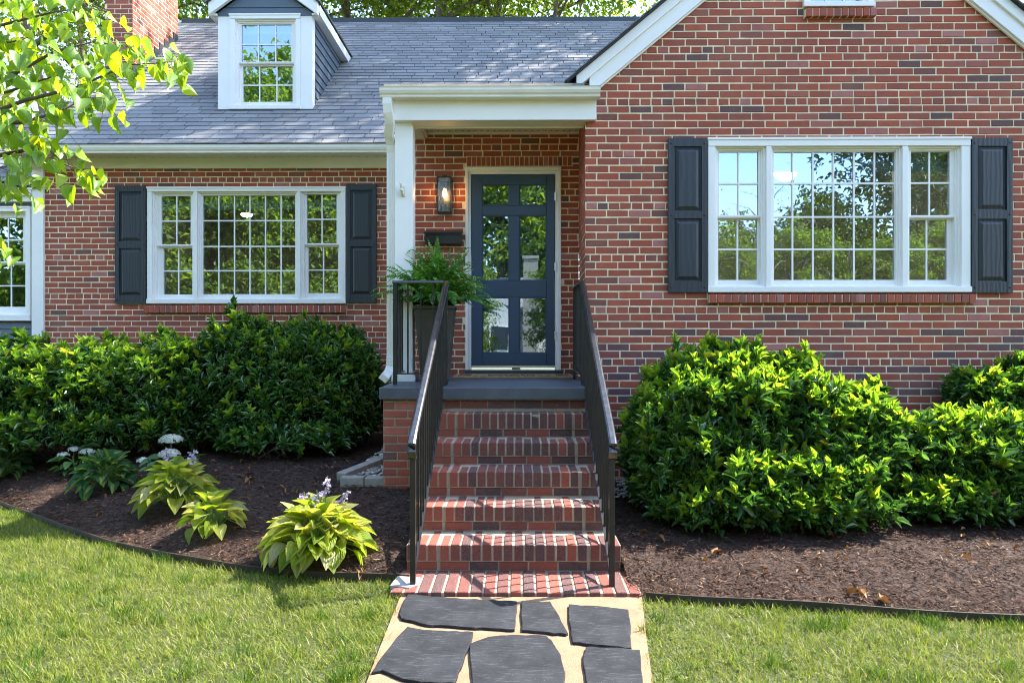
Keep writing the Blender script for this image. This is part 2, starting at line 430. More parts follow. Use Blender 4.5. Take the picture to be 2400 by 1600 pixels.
def lay(mb, O, U, V, N, u0, u1, v0, v1, openings=(), hrow=3, uoff=0., clip=None, J=.0125, low=None):
    """running bond with a header course every seventh row; clip(v) -> (umin, umax)"""
    O = Vector(O); U = Vector(U); V = Vector(V); N = Vector(N)
    k0 = math.floor(v0/HC); k1 = math.ceil(v1/HC)
    for k in range(k0, k1):
        c0 = max(v0, k*HC); c1 = min(v1, (k+1)*HC)
        if c1-c0 < .004: continue
        lo, hi = u0, u1
        if clip:
            l2, h2 = clip((c0+c1)/2); lo = max(lo, l2); hi = min(hi, h2)
            if hi-lo < .01: continue
        rs = [(lo, hi, c0, c1)]
        for o in openings: rs = [q for r in rs for q in rect_sub(r, o)]
        for (a, b, c, d) in rs:
            mb.face([O+U*x+V*y-N*.0045 for x, y in ((a,c),(b,c),(b,d),(a,d))], 1)
        hd = (k % 7) == hrow
        p = .1016 if hd else .2032
        u = math.floor((lo-uoff)/p-1)*p+uoff+(p*.5 if k % 2 else 0)+(.05 if hd else 0)+random.uniform(-.012,.012)
        while u < hi:
            w = p+random.uniform(-.004, .004)
            j2 = J*random.uniform(.75, 1.25)/2; jv = J*random.uniform(.85, 1.15)/2
            a, b = max(lo, u+j2), min(hi, u+w-j2)
            u += w
            dz = random.uniform(-.0012,.0012)
            c, d = max(c0, k*HC+jv+dz), min(c1, (k+1)*HC-jv+dz)
            if b-a < .02 or d-c < .012: continue
            rs = [(a, b, c, d)]
            for o in openings: rs = [q for r in rs for q in rect_sub(r, (o[0]-.004, o[1]+.004, o[2]-.004, o[3]+.004))]
            for (a2, b2, c2, d2) in rs:
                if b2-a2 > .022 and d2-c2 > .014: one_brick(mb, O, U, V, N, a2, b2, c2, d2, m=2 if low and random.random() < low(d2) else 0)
def rowlocks(mb, x0, x1, yf, yb, z0, z1, pitch=.0667, J=.0125, mortar=1, proud=.0):
    """bricks on edge in a row along X; top and front show"""
    n = max(1, round((x1-x0)/pitch)); w = (x1-x0)/n
    mb.box(x0+.002, x1-.002, yf+.0035, yb-.002, z0-.006, z1-.0055, mortar)
    for i in range(n):
        j = J*random.uniform(.8, 1.3)/2
        dz = random.uniform(-.003, .003); dy = random.uniform(-.003, .003)
        a, b = x0+i*w+j, x0+(i+1)*w-j
        one_box(mb, a, b, yf+dy, yb-.004, z0, z1+dz)
def one_box(mb, x0, x1, y0, y1, z0, z1, ch=.004, m=0):
    """brick box with eased front/top edges"""
    n = len(mb.v)
    j = lambda: random.uniform(-.0015, .0015)
    lo = [(x0,y0,z0),(x1,y0,z0),(x1,y1,z0),(x0,y1,z0)]
    mid = [(x0+j(),y0+j(),z1-ch),(x1+j(),y0+j(),z1-ch),(x1+j(),y1,z1-ch),(x0+j(),y1,z1-ch)]
    top = [(x0+ch,y0+ch,z1),(x1-ch,y0+ch,z1),(x1-ch,y1-ch,z1),(x0+ch,y1-ch,z1)]
    mb.v += lo+mid+top
    for f in ((0,3,2,1),(8,9,10,11)): mb.f.append(tuple(n+i for i in f)); mb.m.append(m)
    for b in (0, 4):
        for i in range(4):
            k = (i+1) % 4; mb.f.append((n+b+i, n+b+k, n+b+4+k, n+b+4+i)); mb.m.append(m)

# ------------------------------------------------------------------ main planes
YG, YD, YM = 6.235, 7.21, 8.33
XC = PX(1371.8, YG)             # gable corner
house = thing('brick_house', 'red brick cottage with white trim, charcoal shutters and grey shingle roof', 'house', (0, 8.3, 0))
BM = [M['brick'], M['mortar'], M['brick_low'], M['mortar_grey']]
def rect_at(x0, y0, x1, y1, Y):
    a = P(x0, y1, Y); b = P(x1, y0, Y); return (a.x, b.x, a.z, b.z)
# openings (photograph px boxes of the casings)
W_G = rect_at(1658.2, 322.5, 2271.5, 686, YG)
W_GS = rect_at(1659.5, 686, 2279.6, 710, YG)
W_U = rect_at(1882, -330, 2045, 19.5, YG); W_US = rect_at(1884, 19.5, 2049, 44, YG)
W_M = rect_at(346.7, 438, 811, 712, YM); W_MS = rect_at(341, 712.5, 813, 733, YM)
D_C = rect_at(1091.3, 393, 1314.5, 880, YD); D_S = rect_at(1094, 366.5, 1341, 389.5, YD)
# gable geometry
GX = PX(1970, 6.1); PIT = .83
zr0 = PZ(201.5, 6.2)             # rake lower edge height at x of px 1407
xr0 = PX(1407.1, 6.2)
def rake_z(x):                   # underside line of the rake board
    return zr0+PIT*(min(x, 2*GX-x)-xr0)
def gclip(v):
    dx = max(0, (v-zr0)/PIT)
    return (xr0+dx-.12 if v > zr0 else XC, 2*GX-xr0-dx+.12 if v > zr0 else 2*GX-XC)
mb = MB()
X2 = 2*GX-XC
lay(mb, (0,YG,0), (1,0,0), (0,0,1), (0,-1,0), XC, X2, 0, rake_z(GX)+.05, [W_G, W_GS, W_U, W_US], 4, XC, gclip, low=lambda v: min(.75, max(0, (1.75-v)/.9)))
# the return wall beside the door
xi = PX(1356.7, YD); sdir = Vector((xi-XC, YD-YG, 0)); slen = sdir.length; sdir.normalize()
lay(mb, (XC,YG,0), sdir, (0,0,1), (-sdir.y, sdir.x, 0), 0.004, slen, .9, PZ(297, 6.9)+.2, [], 4, .1)
# right flank and plain backing
mb.face([(X2,YG+.001,0),(X2,YD+3,0),(X2,YD+3,zr0),(X2,YG+.001,zr0)], 1)
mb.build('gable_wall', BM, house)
def sill_row(r, Y, out=.05, par=None, nm='sill'):
    s = MB(); a, b, c, d = r
    n = round((b-a)/.0665); w = (b-a)/n
    s.hexa([(a+.004,Y-out+.012,c+.002),(b-.004,Y-out+.012,c+.002),(b-.004,Y+.08,c+.002),(a+.004,Y+.08,c+.002)],
           [(a+.004,Y-out+.010,d-.02),(b-.004,Y-out+.010,d-.02),(b-.004,Y+.08,d+.0),(a+.004,Y+.08,d+.0)], 1)
    for i in range(n):
        j = .0055*random.uniform(.8,1.3); x0, x1 = a+i*w+j, a+(i+1)*w-j; dy = random.uniform(-.003,.003)
        s.hexa([(x0,Y-out+dy,c),(x1,Y-out+dy,c),(x1,Y+.06,c),(x0,Y+.06,c)],
               [(x0,Y-out+dy,d-.018),(x1,Y-out+dy,d-.018),(x1,Y+.06,d+.004),(x0,Y+.06,d+.004)])
    return s.build(nm, BM, par, bevel=.0025)
# main (left) wall
XL = PX(105.6, YM)
mb = MB(); ztm = PZ(392, YM)+.02
lay(mb, (0,YM,0), (1,0,0), (0,0,1), (0,-1,0), XL, -.9, 0, ztm, [W_M, W_MS], 1, XL+.05)
mb.face([(XL,YM+.002,0),(XL,YM+8,0),(XL,YM+8,ztm+.3),(XL,YM+.002,ztm+.3)], 1)
mb.build('front_wall', BM, house)
# entry wall
XEL = -1.20
mb = MB()
lay(mb, (0,YD,0), (1,0,0), (0,0,1), (0,-1,0), XEL, xi, .95, PZ(305,YD)+.05, [D_C, D_S], 2, xi)
a, b, c, d = D_S; n = 22; w = (b-a)/n
mb.face([(a,YD+.007,c),(b,YD+.007,c),(b,YD+.007,d),(a,YD+.007,d)], 1)
for i in range(n): one_brick(mb, Vector((0,YD,0)), Vector((1,0,0)), Vector((0,0,1)), Vector((0,-1,0)), a+i*w+.005, a+(i+1)*w-.005, c+.004, d-.004)
mb.face([(XEL,YD+.002,.9),(XEL,YM,.9),(XEL,YM,3.7),(XEL,YD+.002,3.7)], 1)
mb.build('entry_wall', BM, house)

# ------------------------------------------------------------------ windows
def bx(s, r, y0, y1, m=0): s.box(r[0], r[1], y0, y1, r[2], r[3], m)
def window(outer, units, Y, name='window', sillr=None, proud=.022, room=None, blind=None, deep=.6):
    """outer: casing box in px; units: list of dicts with the panes' px boxes"""
    o = rect_at(*outer, Y)
    fr = MB()
    ux = []
    for u in units:
        q = rect_at(*u['open'], Y); ux.append(q)
    # casing: left, right, top, bottom, mullions
    y0, y1 = Y-proud, Y+.10
    xs = [o[0]]+[v for q in ux for v in (q[0], q[1])]+[o[1]]
    zt = min(q[3] for q in ux); zb = max(q[2] for q in ux)
    for i in range(0, len(xs), 2): fr.box(xs[i], xs[i+1], y0, y1, zb, zt)
    fr.box(o[0], o[1], y0-.004, y1, zt, o[3]); fr.box(o[0]-.004, o[1]+.004, y0-.014, y1, o[2], zb)
    fr.box(o[0]-.006, o[1]+.006, y0-.012, y0-.003, o[3]-.022, o[3]+.001)
    root = fr.build(name, M['white'], house, bevel=.004)
    st = MB()
    for q in ux:      # inner stops, two stepped frames
        for (t, yy) in ((.018, Y+.004), (.034, Y+.022)):
            st.box(q[0]-.001, q[0]+t, yy, Y+.098, q[2]-.001, q[3]+.001); st.box(q[1]-t, q[1]+.001, yy, Y+.098, q[2]-.001, q[3]+.001)
            st.box(q[0]+t, q[1]-t, yy, Y+.098, q[3]-t, q[3]+.001); st.box(q[0]+t, q[1]-t, yy, Y+.098, q[2]-.001, q[2]+t*.6)
    st.build('frame', M['white'], root, bevel=.003)
    for u in units:
        q = rect_at(*u['open'], Y)
        for i, p in enumerate(u['panes']):
            yy = Y+(.034 if (i == 0) else .066)
            g = rect_at(*p['box'], yy+.012)
            sash = MB(); t0 = .002
            l, r_ = q[0]+.026, q[1]-.026
            top = q[3]-.026 if i == 0 else g[3]+.022
            bot = g[2]-.030 if (i == 0 and len(u['panes']) > 1) else q[2]+.010
            sash.box(l, g[0], yy, yy+.03, bot, top); sash.box(g[1], r_, yy, yy+.03, bot, top)
            sash.box(g[0], g[1], yy, yy+.03, g[3], top); sash.box(g[0], g[1], yy, yy+.03, bot, g[2])
            if i == 0 and len(u['panes']) > 1: sash.box(l+.006, r_-.006, yy-.010, yy-.0005, g[2]-.020, g[2]-.006)
            # glazing bars
            for k in range(1, p['cols']):
                x = p['vx'][k-1] if 'vx' in p else None
                x = PX(x, yy+.012) if x else g[0]+(g[1]-g[0])*k/p['cols']
                sash.box(x-.0085, x+.0085, yy+.008, yy+.0145, g[2], g[3])
            for k in range(1, p['rows']):
                z = PZ(p['hz'][k-1], yy+.012) if 'hz' in p else g[2]+(g[3]-g[2])*k/p['rows']
                sash.box(g[0], g[1], yy+.0075, yy+.0142, z-.0085, z+.0085)
            sash.build('sash', M['white'], root, bevel=.002)
            gl = MB(); gl.box(g[0], g[1], yy+.016, yy+.021, g[2], g[3])
            gl.build('pane', M['glass'], root)
    if sillr: sill_row(sillr, Y, .05, root)
    if blind is not None:
        bl = MB()
        for u in units:
            q = rect_at(*u['open'], Y); z0 = PZ(blind, Y+.14)
            bl.box(q[0]+.01, q[1]-.01, Y+.135, Y+.150, z0, q[3])
            bl.box(q[0]+.01, q[1]-.01, Y+.128, Y+.156, z0-.03, z0)
            for k in range(1, 5):
                zz = z0+(q[3]-z0)*k/5; bl.box(q[0]+.01, q[1]-.01, Y+.130, Y+.1345, zz-.004, zz+.004)
        bl.build('blind', M['blind'], root)
    # the dim room behind the glass
    rm = MB(); a, b, c, d = o; yb = Y+deep+2.4; mg = .5 if deep > 0 else .04; x0, x1, z0, z1 = a-mg, b+mg, c-mg*1.5, d+mg*.5
    F = Y+.16
    rm.face([(x0,yb,z0),(x1,yb,z0),(x1,yb,z1),(x0,yb,z1)]); rm.face([(x0,F,z0),(x0,yb,z0),(x0,yb,z1),(x0,F,z1)])
    rm.face([(x1,F,z0),(x1,yb,z0),(x1,yb,z1),(x1,F,z1)]); rm.face([(x0,F,z1),(x1,F,z1),(x1,yb,z1),(x0,yb,z1)]); rm.face([(x0,F,z0),(x1,F,z0),(x1,yb,z0),(x0,yb,z0)])
    for q2 in ((x0,a,z0,z1),(b,x1,z0,z1),(a,b,z0,c),(a,b,d,z1)):
        rm.face([(q2[0],F,q2[2]),(q2[1],F,q2[2]),(q2[1],F,q2[3]),(q2[0],F,q2[3])])
    rm.build('room', M['room'], root)
    return root
dh = lambda op, up, lo, c, r, vxu=None, vxl=None, hu=None, hl=None: dict(open=op, panes=[dict(box=up, cols=c, rows=r, **({'vx': vxu} if vxu else {}), **({'hz': hu} if hu else {})), dict(box=lo, cols=c, rows=r, **({'vx': vxl} if vxl else {}), **({'hz': hl} if hl else {}))])
# right picture window
window((1658.2,322.8,2271.5,685.5), [
    dh((1675,343,1794,672), (1685,357,1776,505), (1682.5,516,1773.5,656.4), 2, 2, [1730.4],[1728],[432],[585.5]),
    dict(open=(1806,343,2112,672), panes=[dict(box=(1812.6,357,2095.5,656.4), cols=6, rows=4, vx=[1857,1905,1952.7,2001,2049], hz=[432,510,585.5])]),
    dh((2126,343,2250,672), (2133.5,356.5,2224,505), (2127.5,516,2217.5,656.4), 2, 2, [2177.5],[2171],[431.5],[585.5])],
    YG, sillr=W_GS, blind=397)
# left picture window
window((346.7,438,810.8,711.6), [
    dh((358,449.5,455,702), (379.4,460,447.8,573), (384.5,582,453,690), 2, 2, [414.5],[419],[517],[634.5]),
    dict(open=(464,449.5,697,702), panes=[dict(box=(476.7,459,692.5,689.5), cols=6, rows=4, vx=[513,549.8,586,622.5,659], hz=[516.5,577,634])]),
    dh((705.5,448,800,701), (720,456.5,789.4,570.6), (723.5,579.5,793,687), 2, 2, [755],[758.5],[513.5],[632.5])],
    YM, sillr=W_MS, blind=485)
# small window high in the gable
window((1882,-330,2045.5,19.5), [dh((1892,-318,2033,8), (1899,-305,2018,-160), (1899,-148,2018,8.5), 3, 2, [1936,1977],[1936,1977])], YG, sillr=W_US, blind=-280)

# shutters
def shutter(x0, y0, x1, y1, Y, mid):
    a, b, c, d = rect_at(x0, y0, x1, y1, Y-.03)
    zm0, zm1 = PZ(mid[1], Y-.03), PZ(mid[0], Y-.03)
    s = MB(); yf, yb = Y-.032, Y-.003; w = .052 if b-a > .33 else .045
    s.box(a, a+w, yf, yb, c, d); s.box(b-w, b, yf, yb, c, d)
    s.box(a+w, b-w, yf+.0015, yb, d-.075, d); s.box(a+w, b-w, yf+.0015, yb, c, c+.10); s.box(a+w, b-w, yf+.0015, yb, zm0, zm1)
    for (z0, z1) in ((c+.10, zm0), (zm1, d-.075)):
        s.box(a+w, b-w, yb-.009, yb, z0, z1)
        i = .012; k = .034
        xa, xb = a+w+i, b-w-i; za, zb = z0+i, z1-i
        s.hexa([(xa,yb-.009,za),(xb,yb-.009,za),(xb,yb-.009,zb),(xa,yb-.009,zb)],
               [(xa+k,yf+.003,za+k),(xb-k,yf+.003,za+k),(xb-k,yf+.003,zb-k),(xa+k,yf+.003,zb-k)])
    o = s.build('shutter', M['shutter'], house, bevel=.002)
    for x in (a+w*.5, b-w*.5):
        for z in (c+.05, (zm0+zm1)/2, d-.045):
            MB().tube([(x,yf+.001,z),(x,yf-.004,z),(x,yf-.006,z)], [.009,.009,.004], 8).build('bolt', M['shutter'], o, smooth=True)
shutter(1566.4, 324, 1658.0, 685, YG, (496, 513))
shutter(2278.3, 322.8, 2373.8, 686.3, YG, (494, 515))
shutter(269.2, 435, 341, 712, YM, (564.5, 580.5))
shutter(811.5, 431, 882, 710, YM, (562, 577.5))

# ------------------------------------------------------------------ entry door
dr = rect_at(1104.6, 409, 1300.5, 861, YD-.01)
s = MB(); o = D_C
xa0, xa1 = dr[0]-.004, dr[1]+.004
floor_z = lambda y: 1.067+(y-5.52)*.013
s.box(o[0], xa0-.028, YD-.026, YD+.08, floor_z(YD)+.05, o[3]); s.box(xa1+.028, o[1], YD-.026, YD+.08, floor_z(YD)+.05, o[3]); s.box(xa0-.028, xa1+.028, YD-.0262, YD+.08, dr[3]+.034, o[3])
s.box(xa0-.028, xa0, YD-.012, YD+.1, floor_z(YD)+.05, dr[3]+.034); s.box(xa1, xa1+.028, YD-.012, YD+.1, floor_z(YD)+.05, dr[3]+.034); s.box(xa0, xa1, YD-.0122, YD+.1, dr[3]+.004, dr[3]+.034)
s.box(o[0]-.004, o[1]+.004, YD-.036, YD-.0265, o[3]-.012, o[3])
casing = s.build('door_frame', M['white'], house, bevel=.004)
s = MB(); yf, yb = YD-.014, YD+.03
panes = [(1129.5,433,1193.5,482.2),(1216.3,433,1280.5,482.2),(1130.5,505.4,1193.5,658),(1217.5,505.4,1280.8,658),(1131.5,697,1194.5,827),(1218,697,1281.5,827)]
gl = [rect_at(*p, YD) for p in panes]
xs = [dr[0], gl[0][0], gl[0][1], gl[1][0], gl[1][1], dr[1]]
gx0, gx1, gx2, gx3 = gl[2][0], gl[2][1], gl[3][0], gl[3][1]
s.box(dr[0], gx0, yf, yb, dr[2]+.02, dr[3]); s.box(gx3, dr[1], yf, yb, dr[2]+.02, dr[3])
zr = [dr[3], gl[0][3], gl[0][2], gl[2][3], gl[2][2], gl[4][3], gl[4][2], dr[2]+.02]
for i in (0, 2, 4, 6): s.box(gx0, gx3, yf+.0005, yb, zr[i+1], zr[i])
for i in (1, 3, 5): s.box(gx1, gx2, yf+.0005, yb, zr[i+1], zr[i])
door = s.build('door', M['door'], house, bevel=.005)
for i, g in enumerate(gl):
    zz0, zz1 = zr[1+2*(i//2)+1], zr[1+2*(i//2)]
    x0, x1 = (gx0, gx1) if i % 2 == 0 else (gx2, gx3)
    q = MB(); q.box(x0, x1, YD+.004, YD+.009, zz0, zz1); q.build('pane', M['glass_door'], door)
    q = MB(); t = .010
    q.box(x0, x0+t, YD-.006, YD+.0035, zz0, zz1); q.box(x1-t, x1, YD-.006, YD+.0035, zz0, zz1); q.box(x0+t, x1-t, YD-.006, YD+.0035, zz1-t, zz1); q.box(x0+t, x1-t, YD-.006, YD+.0035, zz0, zz0+t)
    q.build('glazing_bead', M['door'], door, bevel=.002)
for py in (461, 625, 786.5):
    z = PZ(py, YD); q = MB(); q.box(dr[1]-.004, dr[1]+.012, yf-.006, yf-.0005, z-.043, z+.043); q.tube([(dr[1]+.004,yf-.008,z-.045),(dr[1]+.004,yf-.008,z+.045)], .005, 8)
    q.build('hinge', M['alu'], door)
q = MB(); q.box(dr[0]+.002, dr[1]-.002, yf-.006, yf+.02, dr[2], dr[2]+.0195)
for k in range(5):
    x = dr[0]+.06+(dr[1]-dr[0]-.12)*k/4; q.tube([(x,yf-.0062,dr[2]+.010),(x,yf-.009,dr[2]+.010)], .0035, 6)
q.build('sweep', M['alu'], door)
q = MB(); hx, hz = PX(1112, YD), PZ(668, YD)
q.box(hx-.018, hx+.018, yf-.012, yf-.0005, hz-.09, hz+.09); q.tube([(hx,yf-.012,hz),(hx,yf-.055,hz),(hx-.02,yf-.06,hz),(hx-.10,yf-.055,hz+.004)], [.009,.009,.009,.007], 8)
q.build('handle', M['alu'], door, bevel=.002)
# inner door seen through the glass, and the sill
s = MB(); s.box(dr[0]+.02, dr[1]-.02, YD+.10, YD+.14, dr[2], dr[3])
for (a, b, c, d) in [(gl[2][0]+.03, gl[2][1]-.03, gl[2][2]+.05, gl[2][3]-.06),(gl[3][0]+.03, gl[3][1]-.03, gl[3][2]+.05, gl[3][3]-.06),(gl[4][0]+.03, gl[4][1]-.03, gl[4][2]+.05, gl[4][3]-.05),(gl[5][0]+.03, gl[5][1]-.03, gl[5][2]+.05, gl[5][3]-.05)]:
    s.hexa([(a,YD+.0995,c),(b,YD+.0995,c),(b,YD+.0995,d),(a,YD+.0995,d)], [(a+.02,YD+.088,c+.02),(b-.02,YD+.088,c+.02),(b-.02,YD+.088,d-.02),(a+.02,YD+.088,d-.02)])
s.build('inner_door', M['door'], casing, bevel=.003)
s = MB(); s.box(o[0]-.005, o[1]+.012, YD-.075, YD+.10, floor_z(YD)+.002, floor_z(YD)+.05)
s.build('threshold', M['flash'], casing, bevel=.008)

# ------------------------------------------------------------------ roofs
def shingles(mb, O, U, S, N, w, L, expo=.128, tab=.305, clipu=None):
    """tabs laid along U, courses up the slope S"""
    O = Vector(O); U = Vector(U).normalized(); S = Vector(S).normalized(); N = Vector(N).normalized()
    mb.prism([O+U*0-N*.02, O+U*w-N*.02, O+U*w+S*L-N*.02, O+S*L-N*.02], N*.012, 1)
    n = int(L/expo)+1
    for r in range(n):
        s0 = r*expo-.012; s1 = min(L, (r+1)*expo+.015)
        if s1 <= s0+.02: continue
        u = -(tab*.5 if r % 2 else 0)+random.uniform(-.02, .02)-(.0 if r % 4 < 2 else .1)
        wob = [random.uniform(-.004, .004) for _ in range(int(w/tab)+4)]; k = 0
        while u < w:
            a, b = max(0, u+.005), min(w, u+tab-.005); u += tab; k += 1
            if clipu:
                lo, hi = clipu(s0); a = max(a, lo); b = min(b, hi)
            if b-a < .03: continue
            lift = .010+random.uniform(0, .003); e = wob[k % len(wob)]
            A = [O+U*a+S*(s0+e)+N*0, O+U*b+S*(s0+e)+N*0, O+U*b+S*s1-N*.004, O+U*a+S*s1-N*.004]
            B = [O+U*a+S*(s0+e)+N*lift, O+U*b+S*(s0+e)+N*lift, O+U*b+S*s1+N*.002, O+U*a+S*s1+N*.002]
            mb.hexa(A, B, 0)
YE, ZE = 8.0, PZ(335.5, 8.0)
dR = 3.92; YR, ZR = YE+dR, ZE+PIT*dR
SL = Vector((0, 1, PIT)).normalized(); NL = Vector((0, -PIT, 1)).normalized()
XRL = -5.95; XRR = X2+.3
mb = MB()
shingles(mb, (XRL, YE-.03, ZE+.0), (1,0,0), SL, NL, XRR-XRL, math.hypot(dR+.03, (dR+.03)*PIT))
# back slope
mb.prism([(XRL,YR,ZR),(XRR,YR,ZR),(XRR,YR+4.2,ZR-4.2*PIT),(XRL,YR+4.2,ZR-4.2*PIT)], (0,0,-.04), 0)
roof = mb.build('roof', [M['shingle'], M['shingle_under']], house)
s = MB()
for k in range(int((XRR-XRL)/.3)):
    x = XRL+k*.3; h = random.uniform(0,.006)
    s.hexa([(x,YR-.16,ZR-.105+h),(x+.31,YR-.16,ZR-.11+h),(x+.31,YR,ZR+.03),(x,YR,ZR+.035)], [(x,YR-.16,ZR-.088+h),(x+.31,YR-.16,ZR-.093+h),(x+.31,YR,ZR+.045),(x,YR,ZR+.05)])
    s.hexa([(x,YR,ZR+.035),(x+.31,YR,ZR+.03),(x+.31,YR+.16,ZR-.11),(x,YR+.16,ZR-.105)], [(x,YR,ZR+.05),(x+.31,YR,ZR+.045),(x+.31,YR+.16,ZR-.093),(x,YR+.16,ZR-.088)])
s.build('ridge_cap', M['shingle'], roof)
s = MB(); s.box(XRL+.1, XRR, YR-.12, YR+.12, ZR-.075, ZR+.028)
s.build('ridge_vent', M['flash'], roof)
# end wall above the left gable, rake
s = MB(); s.prism([(XL+.02,YM+.02,ztm-.2),(XL+.02,YR+3.6,ztm-.2),(XL+.02,YR+3.6,ZR-3.6*PIT-.06),(XL+.02,YR,ZR-.08),(XL+.02,YM+.02,ZE+PIT*.3-.06)], (.08,0,0))
s.build('end_wall', M['siding'], house)
# eave: frieze, soffit, gutter
xg1 = PX(911, 8.0)
s = MB(); s.box(XL-.06, xg1+.3, YM-.022, YM+.06, PZ(393, YM-.02), PZ(369, YM-.02)+.03)
s.build('frieze_board', M['gutter'], house, bevel=.004)
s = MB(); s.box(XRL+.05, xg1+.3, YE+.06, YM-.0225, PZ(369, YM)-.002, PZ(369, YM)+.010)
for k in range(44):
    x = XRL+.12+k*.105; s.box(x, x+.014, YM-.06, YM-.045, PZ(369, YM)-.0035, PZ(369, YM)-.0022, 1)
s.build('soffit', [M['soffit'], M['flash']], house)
s = MB(); s.box(XRL+.04, xg1+.3, YE+.045, YE+.06, PZ(369, YM)-.004, ZE-.002)
s.box(XRL, XRL+.06, YE+.03, YM+.1, PZ(393, YM)-.02, ZE-.01)
s.build('fascia', M['white'], house)
def gutter(name, x0, x1, yf, zt, zb, dep=.115):
    h = zt-zb
    prof = [(0,zt-.002),(-.004,zt),(.012,zt+.0),(.012,zt-.008),(.004,zt-.012),(.006,zt-h*.35),(.018,zt-h*.62),(.034,zt-h*.78),(.036,zb+.012),(.030,zb+.008),(.034,zb),(dep,zb),(dep,zt),(dep-.006,zt),(dep-.006,zb+.006),(.040,zb+.006),(.010,zt-.03)]
    s = MB(); s.prism([(x0, yf+a, b) for a, b in prof], (x1-x0, 0, 0))
    for x in (x0-.003, x1): s.prism([(x, yf+a, b) for a, b in [(0,zt),(.004,zt-.012),(.006,zt-h*.35),(.018,zt-h*.62),(.034,zt-h*.78),(.034,zb),(dep,zb),(dep,zt)]], (.003,0,0))
    return s.build(name, M['gutter'], house)
gutter('gutter', XRL+.01, xg1+.2, YE-.075, PZ(336.7, YE-.07), PZ(354.8, YE-.07))
# porch: beam, soffit, gutter, low roof
YB = 6.18
bz0, bz1 = PZ(281.4, YB), PZ(236, YB)+.02
xb0, xb1 = PX(920.3, YB), PX(1397.8, YB)
colx0, colx1 = PX(925.4, 6.25), PX(967.1, 6.25)
s = MB(); s.box(xb0, xb1, YB, YB+.195, bz0, bz1); s.box(xb0, xb0+.16, YB+.195, YD-.0, PZ(327.5, YD), bz1); s.box(xb0+.16, xb0+.185, YB+.195, YD-.001, PZ(327.5, YD)+.02, PZ(327.5,YD)+.05)
s.box(xb0+.002, XC-.002, YB+.196, YB+.215, bz0-.012, bz0+.03)
s.build('porch_beam', M['white'], house, bevel=.004)
sz = PZ(312.5, YD)
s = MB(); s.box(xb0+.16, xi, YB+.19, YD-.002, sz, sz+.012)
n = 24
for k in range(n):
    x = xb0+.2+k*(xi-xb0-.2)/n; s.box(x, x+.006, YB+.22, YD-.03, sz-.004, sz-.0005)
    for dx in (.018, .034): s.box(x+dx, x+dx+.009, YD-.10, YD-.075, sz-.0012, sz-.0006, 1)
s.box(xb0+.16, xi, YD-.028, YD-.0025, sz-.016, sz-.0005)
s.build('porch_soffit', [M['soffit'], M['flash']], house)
s = MB(); s.box(xb0+.02, xb1-.01, YB+.01, YB+.05, bz1+.001, PZ(204, 6.1)+.04)
s.box(PX(893,6.1), xb1, YB-.02, YB-.0005, bz1-.012, bz1+.09)
s.build('fascia', M['white'], house)
zt = PZ(203.6, 6.08); zb = PZ(227.8, 6.10)
gutter('gutter', PX(890.3, 6.08), PX(1406.5, 6.08), 6.06, zt, zb, .118)
s = MB(); pr0 = PX(904, 6.12); 
s.prism([(pr0,6.10,zt+.008),(XC-.02,6.10,zt+.008),(XC-.02,8.75,zt+.50),(pr0,8.75,zt+.50)], (0,0,.03))
s.build('porch_roof', M['shingle'], house)
s = MB(); s.box(pr0-.01, PX(1340,6.1), 6.085, 6.10, zt+.001, zt+.032); s.build('drip_edge', M['drip'], house)
# column
s = MB(); zf = floor_z(6.25)
s.box(colx0, colx1, 6.25, 6.25+.165, zf+.09, bz0+.0)
for (e, z0, z1) in ((.030, 0, .050), (.022, .050, .066), (.012, .066, .09)): s.box(colx0-e, colx1+e, 6.25-e, 6.415+e, zf+z0-.002*(z0 == 0), zf+z1)
s.build('column', M['white'], house, bevel=.004)
# downspout: goose neck from the gutter back to the column side, then down to a kick-out
prof = [(-.040,-.030),(.040,-.030),(.040,.030),(-.040,.030)]
dx0 = PX(908, 6.12); dxl = PX(917.5, 6.33)
path = [(dx0,6.125,zb+.01),(dx0,6.125,zb-.05),(dx0+.004,6.14,zb-.12),(dx0+.012,6.18,zb-.20),(dxl-.01,6.25,zb-.29),(dxl,6.31,zb-.36),(dxl,6.335,zb-.44),(dxl,6.335,2.5),(dxl,6.335,1.32),(dxl-.004,6.32,1.20),(dxl-.02,6.25,1.135),(dxl-.04,6.16,1.108)]
s = MB(); s.sweep(path, prof, up=(0,1,.02))
for k in (-.024,-.008,.008,.024):
    s.sweep([Vector(p)+Vector((k,-.032,0)) for p in path[6:9]], [(-.004,-.002),(.004,-.002),(.004,.002),(-.004,.002)], up=(0,1,.02))
for i in range(9): 
    q = Vector(path[8]).lerp(Vector(path[9]), i/9); s.box(q.x-.042, q.x+.042, q.y-.034, q.y+.03, q.z-.002, q.z+.002)
s.build('downspout', M['gutter'], house, bevel=.004)
